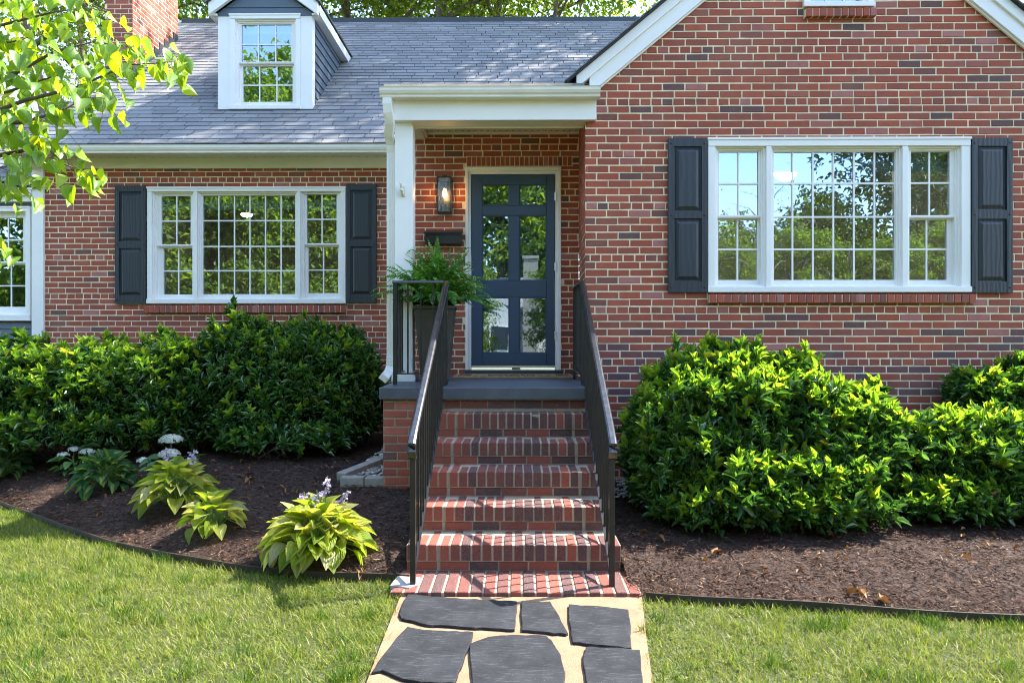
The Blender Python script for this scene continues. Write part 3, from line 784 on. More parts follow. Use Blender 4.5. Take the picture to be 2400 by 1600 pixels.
# gable roof, rake boards
def rk(d, x, side):     # point on the rake, d = distance above the underside line (vertical), x measured from left end
    xx = x if side > 0 else 2*GX-x
    return (xx, rake_z(x)+d)
VH = .262
for side in (1, -1):
    pts = lambda d0, d1, x0, x1, Y: [(rk(d0,x0,side)[0],Y,rk(d0,x0,side)[1]),(rk(d0,x1,side)[0],Y,rk(d0,x1,side)[1]),(rk(d1,x1,side)[0],Y,rk(d1,x1,side)[1]),(rk(d1,x0,side)[0],Y,rk(d1,x0,side)[1])]
    s = MB()
    s.hexa(pts(0,.15,xr0-.10,GX,6.185), pts(0,.15,xr0-.10,GX,6.26)); s.hexa(pts(.15,VH,xr0-.22,GX,6.165), pts(.15,VH,xr0-.22,GX,6.26))
    s.hexa(pts(-.02,0,xr0,GX,6.205), pts(-.02,0,xr0,GX,6.226))
    s.build('rake_board', M['white'], house, bevel=.003)
    s = MB()
    x0 = xr0-.30; a = Vector((rk(VH,x0,side)[0], 6.13, rk(VH,x0,side)[1])); b = Vector((GX, 6.13, rk(VH,GX,side)[1]))
    U = Vector((0,1,0)) ; S2 = (b-a); Nn = Vector((-PIT*side, 0, 1)).normalized()
    shingles(s, a+Nn*.022, U, S2, Nn, 5.2, S2.length)
    s.build('gable_roof', [M['shingle'], M['shingle_under']], house)
# dormer
dF = .77; YF = YE+dF
dx_l, dx_r = PX(511.5, YF), PX(732.9, YF); dmx = (dx_l+dx_r)/2
dz0 = PZ(261, YF); dze = PZ(36, YF)
s = MB(); w = .14
fl = rect_at(539, 34, 705, 258, YF)
s.box(dx_l, fl[0], YF-.012, YF+.10, dz0-.02, dze); s.box(fl[1], dx_r, YF-.012, YF+.10, dz0-.02, dze)
for sg in (1, -1):
    p = lambda t, off: (dmx-sg*(.70-.70*t), dze-.02+.72*.70*t+off)
    A = [p(0,0), p(1,0), p(1,.16), p(0,.16)]
    Q = lambda Y: [(x,Y,z) for x, z in A]
    s.hexa(Q(YF-.09), Q(YF-.04))
dorm = s.build('dormer', M['white'], house, bevel=.004)
s = MB(); ap = dze+.72*.70
s.prism([(dx_l+.04,YF-.008,dze-.005),(dx_r-.04,YF-.008,dze-.005),(dmx,YF-.008,ap-.02)], (0,.06,0))
for k in range(5):
    z = dze-.005+k*.11; hw = max(.02, (.70-.05)-(z-dze)/.72); s.hexa([(dmx-hw,YF-.020,z),(dmx+hw,YF-.020,z),(dmx+hw,YF-.0085,z),(dmx-hw,YF-.0085,z)], [(dmx-hw+.13,YF-.011,z+.108),(dmx+hw-.13,YF-.011,z+.108),(dmx+hw-.13,YF-.0085,z+.108),(dmx-hw+.13,YF-.0085,z+.108)])
s.build('gable_siding', M['siding'], dorm)
for sg, xx in ((1, dx_r), (-1, dx_l)):
    s = MB(); yb = YE+(dze-ZE)/PIT+.15
    s.prism([(xx-sg*.02,YF+.02,dz0-.1),(xx-sg*.02,yb,dze),(xx-sg*.02,YF+.02,dze)], (sg*.012,0,0))
    k = 0; z = dz0
    while z < dze-.01:
        z1 = min(dze, z+.115); y1 = YE+(z-ZE)/PIT+.1
        s.hexa([(xx-sg*.008,YF+.10,z),(xx-sg*.008,y1,z),(xx-sg*.008,y1+.12,z1),(xx-sg*.008,YF+.10,z1)], [(xx+sg*.010,YF+.10,z),(xx+sg*.010,y1,z),(xx-sg*.004,y1+.12,z1),(xx-sg*.004,YF+.10,z1)])
        z = z1
    s.build('siding', M['siding'], dorm)
    s = MB(); s.box(xx-sg*.0, xx+sg*.105, YF-.04, yb+.1, dze-.005, dze+.02); s.box(xx+sg*.095, xx+sg*.107, YF-.04, yb+.1, dze-.006, dze+.115)
    s.build('eave', M['gutter'], dorm)
    s = MB(); a = Vector((dmx+sg*.715, YF-.11, dze-.02+.16-.012)); b = Vector((dmx, YF-.11, dze-.02+.16+.72*.70)); Nn = Vector((sg*.72,0,1)).normalized()
    shingles(s, a+Nn*.018, (0,1,0), b-a, Nn, 3.6, (b-a).length); s.build('dormer_roof', [M['shingle'], M['shingle_under']], dorm)
    s = MB()
    a = Vector((xx+sg*.012, YF+.05, dz0-.03)); b = Vector((xx+sg*.012, yb, dze-.03))
    s.sweep([a+Vector((0,-.0,.03)), b+Vector((0,0,.03))], [(-.02,-.012),(.02,-.012),(.02,.02),(-.02,.02)]); s.build('flashing', M['siding'], dorm)
s = MB(); s.box(dx_l-.05, dx_r+.03, YF-.16, YF-.013, dz0-.135, dz0-.115); s.build('apron_flashing', M['flash'], dorm)
s = MB(); s.hexa([(dx_l-.04,YF-.17,dz0-.115),(dx_r+.03,YF-.17,dz0-.115),(dx_r+.03,YF,dz0+.03),(dx_l-.04,YF,dz0+.03)],[(dx_l-.04,YF-.17,dz0-.105),(dx_r+.03,YF-.17,dz0-.105),(dx_r+.03,YF,dz0+.04),(dx_l-.04,YF,dz0+.04)]); s.build('sill_flashing', M['flash'], dorm)
window((539,34,705,258), [dh((552,46,694,248), (567.3,58.8,683.6,146), (570.5,156.5,686.5,240), 3, 2, [605.8,646.3],[608.7,649.2],[102.7],[198.4])], YF, blind=73, deep=-1.2)
# chimney
YCH = 9.78
cx0, cx1 = PX(245.6, YCH), PX(311, YCH); cyb = YCH+1.30
s = MB()
lay(s, (0,YCH,0), (1,0,0), (0,0,1), (0,-1,0), cx0, cx1, 3.2, 7.9, [], 99, cx0+.03)
lay(s, (cx1,YCH,0), (0,1,0), (0,0,1), (1,0,0), .008, 1.3, 4.5, 7.9, [], 99, .1)
s.face([(cx0+.001,YCH,3.2),(cx0+.001,cyb,3.2),(cx0+.001,cyb,7.9),(cx0+.001,YCH,7.9)], 1); s.face([(cx0,cyb,3.2),(cx1,cyb,3.2),(cx1,cyb,7.9),(cx0,cyb,7.9)], 1)
s.box(cx0-.06, cx1+.06, YCH-.06, cyb+.06, 7.9, 8.1, 1)
chim = s.build('chimney', BM, house)
s = MB(); zr_ = lambda y: ZE+PIT*(y-YE)
k = 9
for i in range(k):
    y0 = YCH+1.3*i/k; y1 = YCH+1.3*(i+1)/k; s.box(cx1+.0025, cx1+.010, y0, y1, zr_(y0)-.1, zr_(y1)+.10)
s.box(cx0+.14, cx1+.012, YCH-.012, YCH-.002, zr_(YCH)-.15, zr_(YCH)+.16)
s.hexa([(cx0+.13,YCH-.13,zr_(YCH-.13)+.012),(cx1+.08,YCH-.13,zr_(YCH-.13)+.012),(cx1+.08,YCH,zr_(YCH)+.02),(cx0+.13,YCH,zr_(YCH)+.02)],[(cx0+.13,YCH-.13,zr_(YCH-.13)+.022),(cx1+.08,YCH-.13,zr_(YCH-.13)+.022),(cx1+.08,YCH,zr_(YCH)+.03),(cx0+.13,YCH,zr_(YCH)+.03)])
s.build('flashing', M['flash'], chim)
# low wing at the far left
YW = YM+.05
s = MB(); wl, wr = -10.5, XL-.0
for k in range(22):
    z = .1+k*.125; z2 = z+.124; we = wr-.1
    if z < PZ(485,YW) and z2 > PZ(752,YW):
        if z < PZ(752,YW): z2 = PZ(752,YW)-.02
        elif z2 > PZ(485,YW): z = PZ(485,YW)+.002
        else: we = PX(-150,YW)
    s.hexa([(wl,YW-.016,z),(we,YW-.016,z),(we,YW+.05,z),(wl,YW+.05,z)], [(wl,YW-.002,z2),(we,YW-.002,z2),(we,YW+.05,z2),(wl,YW+.05,z2)])
s.build('wing_siding', M['siding'], house)
s = MB(); s.box(PX(78,YM), XL-.002, YM-.03, YM+.10, .1, PZ(393,YM)-.001); s.build('corner_board', M['white'], house, bevel=.004)
s = MB(); s.box(wl, PX(78,YM)-.002, YW-.05, YW+.02, PZ(472, YW), PZ(446, YW)); s.box(wl, PX(78,YM)-.002, YW-.09, YW-.0502, PZ(459, YW), PZ(445, YW)+.01)
s.build('wing_frieze', M['white'], house, bevel=.004)
s = MB(); a = Vector((wl, YW-.12, PZ(444,YW)+.02)); shingles(s, a, (1,0,0), SL, NL, XL-wl-.005, 2.35)
s.build('wing_roof', [M['shingle'], M['shingle_under']], house)
window((-150,485,76,752), [dh((-138,497,65,738), (-40,511,56,613), (-40,621,61,719), 2, 2, [20],[27],[561],[669])], YW, proud=.04)

# ------------------------------------------------------------------ stoop and steps
SX = -.03
stoop = thing('brick_stoop', 'red brick front steps rising to a blue grey painted porch slab', 'steps', (SX, 5.0, 0))
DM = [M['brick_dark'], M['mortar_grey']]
# left block under the slab
s = MB(); lx = PX(898, 5.56); YS = 5.56
lay(s, (0,YS,0), (1,0,0), (0,0,1), (0,-1,0), lx, -.60, 0, .972, [], 99, lx)
lay(s, (lx,YS,0), (0,1,0), (0,0,1), (-1,0,0), .006, 2.7, 0, .972, [], 99, .1)
s.build('side_wall', [M['brick'], M['mortar_grey']], stoop)
# slab
s = MB(); sl = PX(888, 5.52); zf0 = floor_z(5.5)
th = .097
A = [(sl,5.52,zf0),(XC+.02,5.52,zf0),(XC+.02,YG-.012,floor_z(YG)),(XC-.012,YG-.012,floor_z(YG)),(xi-.02,YD-.012,floor_z(YD)),(XEL,YD-.012,floor_z(YD)),(sl,YD-.012,floor_z(YD))]
s.prism([(x,y,z-th) for x,y,z in A], (0,0,th))
s.build('porch_slab', M['slab'], stoop, bevel=.006)
steps = [(4.23,.017,.183),(4.53,.183,.347),(4.825,.347,.519),(5.12,.519,.683),(5.42,.683,.869)]
hw = .665
for i, (yf, z0, z1) in enumerate(steps):
    s = MB(); yb = (steps[i+1][0] if i < 4 else 5.66)+.05
    zs = z0+.062
    inner = hw-.20
    # lower stretcher course, then bricks on edge; end piers are laid separately
    s.box(SX-hw+.004, SX+hw-.004, yf+.0055, yb, z0-.03, zs+.004, 1)
    s.box(SX-hw+.004, SX+hw-.004, yf+.0005, yb-.001, zs+.001, z1-.0045, 1)
    for (a, b) in ((SX-hw, SX-inner-.006), (SX-inner+.006, SX+inner-.006), (SX+inner+.006, SX+hw)):
        nn = max(1, round((b-a)/.2032)); w = (b-a)/nn
        for k in range(nn):
            one_box(s, a+k*w+.005, a+(k+1)*w-.005, yf+.002+random.uniform(-.002,.002), yb-.02, z0+.006, zs-.004, .003)
        rowlocks(s, a, b, yf-.006, yf+.205, zs+.006, z1)
        rowlocks(s, a, b, yf+.207, yb, zs+.006, z1-.004)
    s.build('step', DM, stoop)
s = MB(); s.box(SX-hw+.03, SX+hw-.03, 5.568, 5.7, .80, .97, 1)
for k in range(6): one_box(s, SX-hw+k*.222+.005, SX-hw+(k+1)*.222-.005, 5.56, 5.68, .90, .958, .003)
s.build('riser', DM, stoop)
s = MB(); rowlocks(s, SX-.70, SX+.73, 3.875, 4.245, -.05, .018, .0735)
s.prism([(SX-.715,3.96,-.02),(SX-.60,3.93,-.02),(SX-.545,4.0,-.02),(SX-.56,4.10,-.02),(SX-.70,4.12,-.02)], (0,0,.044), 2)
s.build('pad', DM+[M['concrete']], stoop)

# ------------------------------------------------------------------ railings
CAP = [(-.024,-.008),(.024,-.008),(.026,.000),(.021,.010),(.012,.016),(-.012,.016),(-.021,.010),(-.026,.000)]
def bar(s, x, y, z0, z1, w=.0065): s.box(x-w, x+w, y-w, y+w, z0, z1)
YK, ZK = 5.84, 1.945
def railing(xr, xdir, label, extra):
    rt = thing('stair_railing', label, 'railing', (xr, 4.0, 0), 'iron railings of the front steps')
    sl_ = .572; yb = 4.0
    zt = lambda y: ZK-(YK-y)*sl_
    path = [(xr,YK+.01,ZK)]+[(xr,y,zt(y)) for y in (5.75,5.2,4.7,4.25,4.05)]+[(xr,3.98,zt(3.98)-.004),(xr,3.945,zt(3.98)-.035),(xr,3.935,zt(3.98)-.075),(xr,3.955,zt(3.98)-.11),(xr,3.985,zt(3.98)-.12)]
    s = MB(); s.sweep(path, CAP)
    if extra == 'left':
        s.sweep([(xr-.02,YK-.012,ZK),(-1.075,YK-.012,ZK)], CAP); s.sweep([(-1.054,YK+.01,ZK),(-1.054,6.25,ZK)], CAP)
    else:
        s.sweep([(xr,YK,ZK),(xr-.012,6.52,ZK)], CAP)
    s.build('handrail', M['rail_cap'], rt)
    posts = [(xr,3.99,.017,zt(3.99)-.012), (xr,YK,floor_z(YK),ZK-.005)]
    if extra == 'left': posts += [(-1.054,YK-.012,floor_z(YK),ZK-.006)]
    else: posts += [(xr-.012,6.51,floor_z(6.5),ZK-.006)]
    for (x, y, z0, z1) in posts:
        w = .016 if y < 4.5 or abs(x) > .9 else .012
        q = MB(); q.box(x-w, x+w, y-w, y+w, z0, z1); q.build('post', M['black_metal'], rt, bevel=.002)
    lowz = lambda y: zt(y)-.80
    q = MB(); q.sweep([(xr,4.0,lowz(4.0)),(xr,YK,lowz(YK))], [(-.014,-.005),(.014,-.005),(.014,.005),(-.014,.005)])
    if extra == 'left':
        q.box(-1.054,xr-.012,YK-.024,YK+.0,floor_z(YK)+.088,floor_z(YK)+.10); q.box(-1.066,-1.042,YK,6.25,floor_z(6)+.088,floor_z(6)+.10)
    else: q.box(xr-.022, xr-.0, YK+.012, 6.5, floor_z(6)+.088, floor_z(6)+.10)
    q.build('bottom_rail', M['slab'] if False else M['black_metal'], rt)
    src = None
    def bal(x, y, z0, z1):
        q = MB(); bar(q, x, y, z0, z1); q.build('baluster', M['black_metal'], rt)
    n = 17
    for k in range(1, n):
        y = 3.99+(YK-3.99)*k/n; bal(xr, y, lowz(y), zt(y)-.008)
    if extra == 'left':
        for k in range(1, 4): bal(-1.054+(xr+1.054)*k/4, YK-.012, floor_z(YK)+.095, ZK-.008)
        for k in range(1, 5): bal(-1.054, YK+(6.25-YK)*k/4.6, floor_z(6)+.095, ZK-.008)
    else:
        for k in range(1, 6): bal(xr-.012*k/6, YK+(6.5-YK)*k/6, floor_z(6)+.095, ZK-.008)
    return rt
railing(-.617, -1, 'black iron railing left of the steps, turning along the porch before the planter', 'left')
railing(.545, 1, 'black iron railing on the right of the steps, ending beside the brick return wall', 'right')

# ------------------------------------------------------------------ porch things
# lantern
L0 = P(1041, 498.6, YD-.09); lz0, lz1 = PZ(498, YD-.15), PZ(414, YD-.15)
lxa, lxb = PX(1024, YD-.165), PX(1057.6, YD-.165); ly0, ly1 = YD-.165, YD-.02
lan = thing('wall_lantern', 'black glass sided box lantern with a lit amber bulb on the brick beside the door', 'wall lamp', (L0.x, YD-.09, lz0))
s = MB(); t = .010
for x in (lxa, lxb-t):
    for y in (ly0, ly1-t): s.box(x, x+t, y, y+t, lz0+.012, lz1-.014)
s.box(lxa-.002, lxb+.002, ly0-.002, ly1+.002, lz1-.014, lz1); s.box(lxa, lxb, ly0, ly0+t, lz0, lz0+.012); s.box(lxa, lxb, ly1-t, ly1, lz0, lz0+.012); s.box(lxa, lxa+t, ly0+t, ly1-t, lz0, lz0+.012); s.box(lxb-t, lxb, ly0+t, ly1-t, lz0, lz0+.012)
s.box((lxa+lxb)/2-.025, (lxa+lxb)/2+.025, ly0+.045, ly1-.03, lz1, lz1+.018); s.tube([((lxa+lxb)/2, ly0+.07, lz1+.018), ((lxa+lxb)/2, ly0+.07, lz1+.032)], .006, 8)
s.box(lxa+.01, lxb-.01, ly1, YD-.001, lz0+.02, lz1-.02)
s.build('lamp_frame', M['black_metal'], lan, bevel=.0015)
s = MB()
s.box(lxa+t, lxb-t, ly0+.003, ly0+.006, lz0+.012, lz1-.014); s.box(lxa+.003, lxa+.006, ly0+t, ly1-t, lz0+.012, lz1-.014); s.box(lxb-.006, lxb-.003, ly0+t, ly1-t, lz0+.012, lz1-.014)
s.build('lamp_glass', M['glass_lamp'], lan)
s = MB(); bxm, bym = (lxa+lxb)/2, (ly0+ly1)/2; bz = PZ(452, bym)
s.tube([(bxm,bym,bz-.055),(bxm,bym,bz-.05),(bxm,bym,bz-.02),(bxm,bym,bz+.01),(bxm,bym,bz+.045)], [.004,.014,.022,.019,.010], 12)
s.build('bulb', M['bulb'], lan, smooth=True)
s = MB(); s.tube([(bxm,bym,bz+.045),(bxm,bym,bz+.10)], .012, 10); s.tube([(bxm,bym,bz+.10),(bxm,bym,lz1-.014)], .005, 6); s.build('socket', M['black_metal'], lan)
# mailbox
a, b, c, d = rect_at(994.8, 538.4, 1082, 571.5, YD-.10)
mbx = thing('wall_mailbox', 'black metal wall mailbox with a sloping lid, below the lantern', 'mailbox', ((a+b)/2, YD-.05, c))
s = MB(); s.prism([(a+.004,YD-.095,c),(a+.004,YD-.001,c),(a+.004,YD-.001,d),(a+.004,YD-.095,d-.03)], (b-a-.008,0,0)); s.build('box', M['black_metal'], mbx, bevel=.004)
s = MB(); s.prism([(a-.002,YD-.108,d-.034),(a-.002,YD-.108,d-.024),(a-.002,YD-.0012,d+.010),(a-.002,YD-.0012,d+.001)], (b-a+.004,0,0)); s.prism([(a-.002,YD-.108,d-.048),(a-.002,YD-.104,d-.048),(a-.002,YD-.104,d-.0345),(a-.002,YD-.108,d-.0345)], (b-a+.004,0,0)); s.build('lid', M['black_metal'], mbx, bevel=.002)
# flag bracket
q0 = P(945, 447, 6.24)
fb = thing('flag_bracket', 'small cream flagpole bracket screwed to the white porch column', 'bracket', (q0.x, 6.25, q0.z))
s = MB(); s.box(q0.x-.012, q0.x+.022, 6.243, 6.2495, q0.z-.055, q0.z+.05); s.build('back_plate', M['cream_plastic'], fb, bevel=.003)
s = MB(); s.tube([(q0.x-.004,6.242,q0.z-.045),(q0.x-.004,6.225,q0.z-.02),(q0.x-.006,6.215,q0.z+.01)], [.013,.015,.015], 10); s.tube([(q0.x-.006,6.242,q0.z+.005),(q0.x-.010,6.215,q0.z+.025),(q0.x-.012,6.185,q0.z+.06)], [.014,.015,.016], 10); s.tube([(q0.x-.004,6.24,q0.z+.002),(q0.x-.008,6.18,q0.z-.006)], [.015,.016], 10)
s.build('socket', M['cream_plastic'], fb, smooth=True)
# doormat
ym0, ym1 = 6.62, 7.10
mx0, mx1 = PX(1060, ym0), PX(1346, ym0)
mat_ = thing('doormat', 'tan coir doormat with a black printed border, in front of the blue door', 'doormat', ((mx0+mx1)/2, 6.85, floor_z(6.85)))
s = MB(); s.hexa([(mx0,ym0,floor_z(ym0)+.001),(mx1,ym0,floor_z(ym0)+.001),(mx1,ym1,floor_z(ym1)+.001),(mx0,ym1,floor_z(ym1)+.001)],[(mx0,ym0,floor_z(ym0)+.020),(mx1,ym0,floor_z(ym0)+.020),(mx1,ym1,floor_z(ym1)+.020),(mx0,ym1,floor_z(ym1)+.020)])
s.build('mat_body', M['coir'], mat_, bevel=.006)
s = MB()
def mline(x0, x1, y0, y1): s.hexa([(x0,y0,floor_z(y0)+.0202),(x1,y0,floor_z(y0)+.0202),(x1,y1,floor_z(y1)+.0202),(x0,y1,floor_z(y1)+.0202)],[(x0,y0,floor_z(y0)+.0225),(x1,y0,floor_z(y0)+.0225),(x1,y1,floor_z(y1)+.0225),(x0,y1,floor_z(y1)+.0225)])
for xx in (.05, .068): mline(mx0+xx, mx0+xx+.008, ym0+.05, ym1-.05); mline(mx1-xx-.008, mx1-xx, ym0+.05, ym1-.05)
for k in range(5): mline(mx0+.095+k*.016, mx0+.103+k*.016, ym0+.09, ym1-.09); mline(mx1-.103-k*.016, mx1-.095-k*.016, ym0+.09, ym1-.09)
for yy in (ym0+.06, ym1-.075):
    x = mx0+.2
    while x < mx1-.22:
        w = random.uniform(.03,.075); mline(x, x+w, yy, yy+.012); x += w+random.uniform(.012,.03)
x = mx0+.34
while x < mx1-.36:
    w = random.uniform(.02,.05); mline(x, x+w, ym0+.22, ym0+.24); mline(x, x+.01, ym0+.18, ym0+.27); x += w+.02
s.build('print', M['ink'], mat_)
# planter and fern
pc = Vector((PX(1015, 6.1), 6.29, floor_z(6.25))); pt = 1.762
pl = thing('planter', 'tall tapered bronze grey square planter on the porch behind the railing', 'planter', pc)
def sqr(h, z): return [(pc.x-h,pc.y-h,z),(pc.x+h,pc.y-h,z),(pc.x+h,pc.y+h,z),(pc.x-h,pc.y+h,z)]
s = MB(); s.hexa(sqr(.118,pc.z+.001), sqr(.172,pt-.03)); s.build('pot_body', M['pot'], pl, bevel=.004)
s = MB()
for (ax, sg) in ((0,-1),(0,1),(1,-1),(1,1)):
    a_ = .183; i_ = .160
    if ax == 0: s.box(pc.x-a_, pc.x+a_, pc.y+sg*i_, pc.y+sg*a_, pt-.03, pt)
    else: s.box(pc.x+sg*i_, pc.x+sg*a_, pc.y-i_, pc.y+i_, pt-.03, pt)
s.build('rim', M['pot'], pl, bevel=.003)
s = MB(); s.box(pc.x-.16, pc.x+.16, pc.y-.16, pc.y+.16, pt-.03, pt-.012); s.build('soil', M['soil'], pl)
rng = np.random.default_rng(5)
tplp = leaf_tpl([(0,.3),(.25,1),(.7,.7),(1,0)], 1, 0, .1)
parts = []; stems = MB()
fr0 = Vector((pc.x, pc.y, pt-.01))
for k in range(230):
    az = rng.uniform(0, 2*math.pi); el = rng.uniform(R(22), R(86)); L = rng.uniform(.34, .66)
    d = Vector((math.cos(az)*math.cos(el), math.sin(az)*math.cos(el)*.85, math.sin(el)))
    p = fr0+Vector((rng.normal()*.05, rng.normal()*.05, 0)); pts = [p.copy()]; n = 30
    droop = rng.uniform(.40, 1.0)
    for i in range(n):
        d2 = (d+Vector((0,0,-droop*(i/n)**1.6*1.55))).normalized(); p = p+d2*(L/n); pts.append(p.copy())
    if pts[-1].y < 5.6 or abs(pts[-1].x-pc.x) > .62: continue
    if pts[-1].y > YD-.06: continue
    stems.tube([pts[i] for i in range(0, n+1, 6)], [.0022,.002,.0017,.0014,.001,.0008], 4)
    pos = np.array(pts[3:]); tg = unit(np.gradient(pos, axis=0))
    up = np.array([0,0,1.])+tg*0; sd = unit(np.cross(tg, up)+1e-6); nn = np.cross(sd, tg)
    roll = rng.uniform(-.6, .6); sd2 = sd*math.cos(roll)+nn*math.sin(roll); nn2 = np.cross(sd2, tg)
    tt = np.linspace(0, 1, len(pos)); ln = .058*np.sin(np.clip(tt*.93+.08, 0, 1)*math.pi)**.6*(1-.35*tt)+.006
    for sgn in (1, -1):
        ax = sd2*sgn+tg*.35-nn2*.25+rng.normal(size=pos.shape)*.12
        q = scatter(tplp, pos, ax, nn2, ln, np.full(len(pos), .0078)); parts.append((*q, np.zeros(len(pos), int)))
fern = thing('boston_fern', 'bushy green fern with arching fronds spilling over the tall planter', 'fern', fr0)
V, l, t_, uv, mi = merge(parts); np_mesh('fronds', V, l, t_, M['fern'], mi, uv, fern); stems.build('stems', M['stem'], fern)
# lamp seen through the right window
lp = P(1842, 410, 7.4)
cl = thing('ceiling_lamp', 'glowing frosted bowl ceiling lamp seen through the right picture window', 'ceiling lamp', (lp.x, 7.4, lp.z))
s = MB(); rr = .118
s.tube([(lp.x,7.4,lp.z+.03),(lp.x,7.4,lp.z+.02),(lp.x,7.4,lp.z-.02),(lp.x,7.4,lp.z-.055),(lp.x,7.4,lp.z-.07)], [rr,rr*1.0,rr*.86,rr*.5,.01], 20); s.build('bowl', M['bowl'], cl, smooth=True)
s = MB(); s.tube([(lp.x,7.4,lp.z-.07),(lp.x,7.4,lp.z-.085)], [.012,.008], 10)
s.tube([(lp.x,7.4,lp.z+.03),(lp.x,7.4,PZ(322,YG)+.25)], .01, 8); s.build('finial', M['rust'], cl)

lp = P(578, 505, 9.6)
cl = thing('ceiling_lamp', 'small warm glowing ceiling lamp seen through the left picture window', 'ceiling lamp', (lp.x, 9.6, lp.z))
s = MB(); s.tube([(lp.x,9.6,lp.z+.02),(lp.x,9.6,lp.z+.012),(lp.x,9.6,lp.z-.012),(lp.x,9.6,lp.z-.025)], [.075,.078,.06,.01], 18); s.build('bowl', M['bowl'], cl, smooth=True)
s = MB(); s.tube([(lp.x,9.6,lp.z+.02),(lp.x,9.6,PZ(438,YM)+.25)], .008, 8); s.build('rod', M['rust'], cl)

# ------------------------------------------------------------------ ground
def ground_box(x0, x1, y0, y1, z, name, m, label):
    s = MB(); s.face([(x0,y0,z),(x1,y0,z),(x1,y1,z),(x0,y1,z)]); o = s.build(name, m); return tag(o, label, None, None, 'structure')
ground_box(-160, 160, -160, 160, -.022, 'lawn', M['lawn'], 'mown green front lawn on both sides of the stone path')
ground_box(-120, 120, -17, -10.5, -.012, 'road', M['asphalt'], 'grey asphalt street behind the viewer, seen only in the glass')
pl_ = [(-.67,3.86),(-.665,3.6),(-.655,3.2),(-.645,2.9),(-.64,2.4),(-.64,1.2),(-.64,-1),(.55,-1),(.55,1.2),(.55,2.4),(.57,2.9),(.62,3.3),(.70,3.88)]
s = MB(); s.prism([(x,y,-.05) for x,y in pl_], (0,0,.044)); tag(s.build('path', M['sand']), 'sandy garden path with flagstones leading to the brick steps', None, None, 'structure')
# bed: one sheet that rises towards the house
nx, ny = 150, 60
xs = np.linspace(-7.5, 7.5, nx); V = []; fl_ = []
for j in range(ny):
    t = (j/(ny-1))**1.3
    for i in range(nx):
        e = float(edge_y(xs[i])); y = e+(9.2-e)*t; V.append((xs[i], y, float(bed_h(xs[i], y))-.012+.006*math.sin(xs[i]*11+y*7)))
F = [(j*nx+i, j*nx+i+1, (j+1)*nx+i+1, (j+1)*nx+i) for j in range(ny-1) for i in range(nx-1) if not (-.7 < xs[i] < .63 and V[j*nx+i][1] < 4.6)]
me = bpy.data.meshes.new('mulch_bed'); me.from_pydata(V, [], F); me.materials.append(M['mulch_base']); me.update()
o_ = bpy.data.objects.new('mulch_bed', me); COL.objects.link(o_); tag(o_, 'dark brown mulched planting bed rising to the house wall', None, None, 'structure')
# mulch shreds
rng = np.random.default_rng(3)
def mulch(n, x0, x1, depth, y0=None):
    x = rng.uniform(x0, x1, n); e = edge_y(x); y = e+.012+rng.uniform(0, 1, n)**1.25*(depth)
    keep = (np.abs(x-SX) > hw+.02) | (y > 5.6); keep &= y < 8.2
    return x[keep], y[keep]
xa, ya = mulch(75000, -5.6, -.62, 3.0); xb, yb_ = mulch(52000, .62, 4.6, 2.0)
x = np.concatenate([xa, xb]); y = np.concatenate([ya, yb_]); n = len(x)
z = bed_h(x, y)+rng.uniform(-.012, .012, n)
az = rng.uniform(0, 2*math.pi, n); tilt = rng.normal(0, .15, n)
ax = np.stack([np.cos(az)*np.cos(tilt), np.sin(az)*np.cos(tilt), np.sin(tilt)], 1)
up = unit(np.array([0,0,1.])+rng.normal(size=(n,3))*.45)
tc = leaf_tpl([(0,.5),(.3,1),(.75,.9),(1,.4)], 1, 0, .12)
q = scatter(tc, np.stack([x,y,z],1), ax, up, rng.uniform(.014,.070,n)*rng.uniform(.5,1,n), rng.uniform(.0009,.0030,n))
o_ = np_mesh('mulch_shreds', q[0], q[1], q[2], M['chip'], None, q[3]); tag(o_, 'shredded brown bark mulch covering the planting beds', 'mulch', None, 'stuff')
# grass
def grass(n, x0, x1, y0, y1, ok):
    x = rng.uniform(x0, x1, n); y = rng.uniform(y0, y1, n); k = ok(x, y); return x[k], y[k]
def onlawn(x, y):
    l = (x < 0) & (y < edge_y(x)-.015) & (x < np.interp(y, [1.2,2.4,2.9,3.2,3.6,3.86,4.2], [-.64,-.64,-.645,-.655,-.66,-.66,-.64])+.022*np.sin(y*23)+.015*np.sin(y*57+1))
    r = (x > 0) & (y < edge_y(x)-.015) & (x > np.interp(y, [1.2,2.4,2.9,3.3,3.88], [.55,.55,.57,.62,.70])+.022*np.sin(y*21+2)+.015*np.sin(y*51))
    return l | r
xa, ya = grass(400000, -5.8, 4.2, 2.3, 6.6, onlawn); xb, yb_ = grass(60000, -7.5, 6, .6, 2.3, onlawn)
x = np.concatenate([xa, xb]); y = np.concatenate([ya, yb_]); n = len(x)
cl_ = np.sin(x*9.1+np.sin(y*7.3)*1.7)*np.sin(y*8.7+np.sin(x*6.1)*1.3)
az = rng.uniform(0, 2*math.pi, n); lean = np.abs(rng.normal(.62, .36, n))
ax = np.stack([np.cos(az)*np.sin(lean)-.10, np.sin(az)*np.sin(lean)-.06, np.cos(lean)], 1)
up = unit(np.stack([-np.cos(az), -np.sin(az), np.full(n,.4)], 1)+rng.normal(size=(n,3))*.3)
tg_ = leaf_tpl([(0,1),(.5,.8),(1,0)], 1, 0, .28)
q = scatter(tg_, np.stack([x,y,np.full(n,-.02)],1), ax, up, rng.uniform(.026,.058,n)*(1+.28*cl_), rng.uniform(.0011,.0022,n))
o_ = np_mesh('grass', q[0], q[1], q[2], M['grass'], None, q[3]); tag(o_, 'short sunlit lawn grass on both sides of the path', 'grass', None, 'stuff')
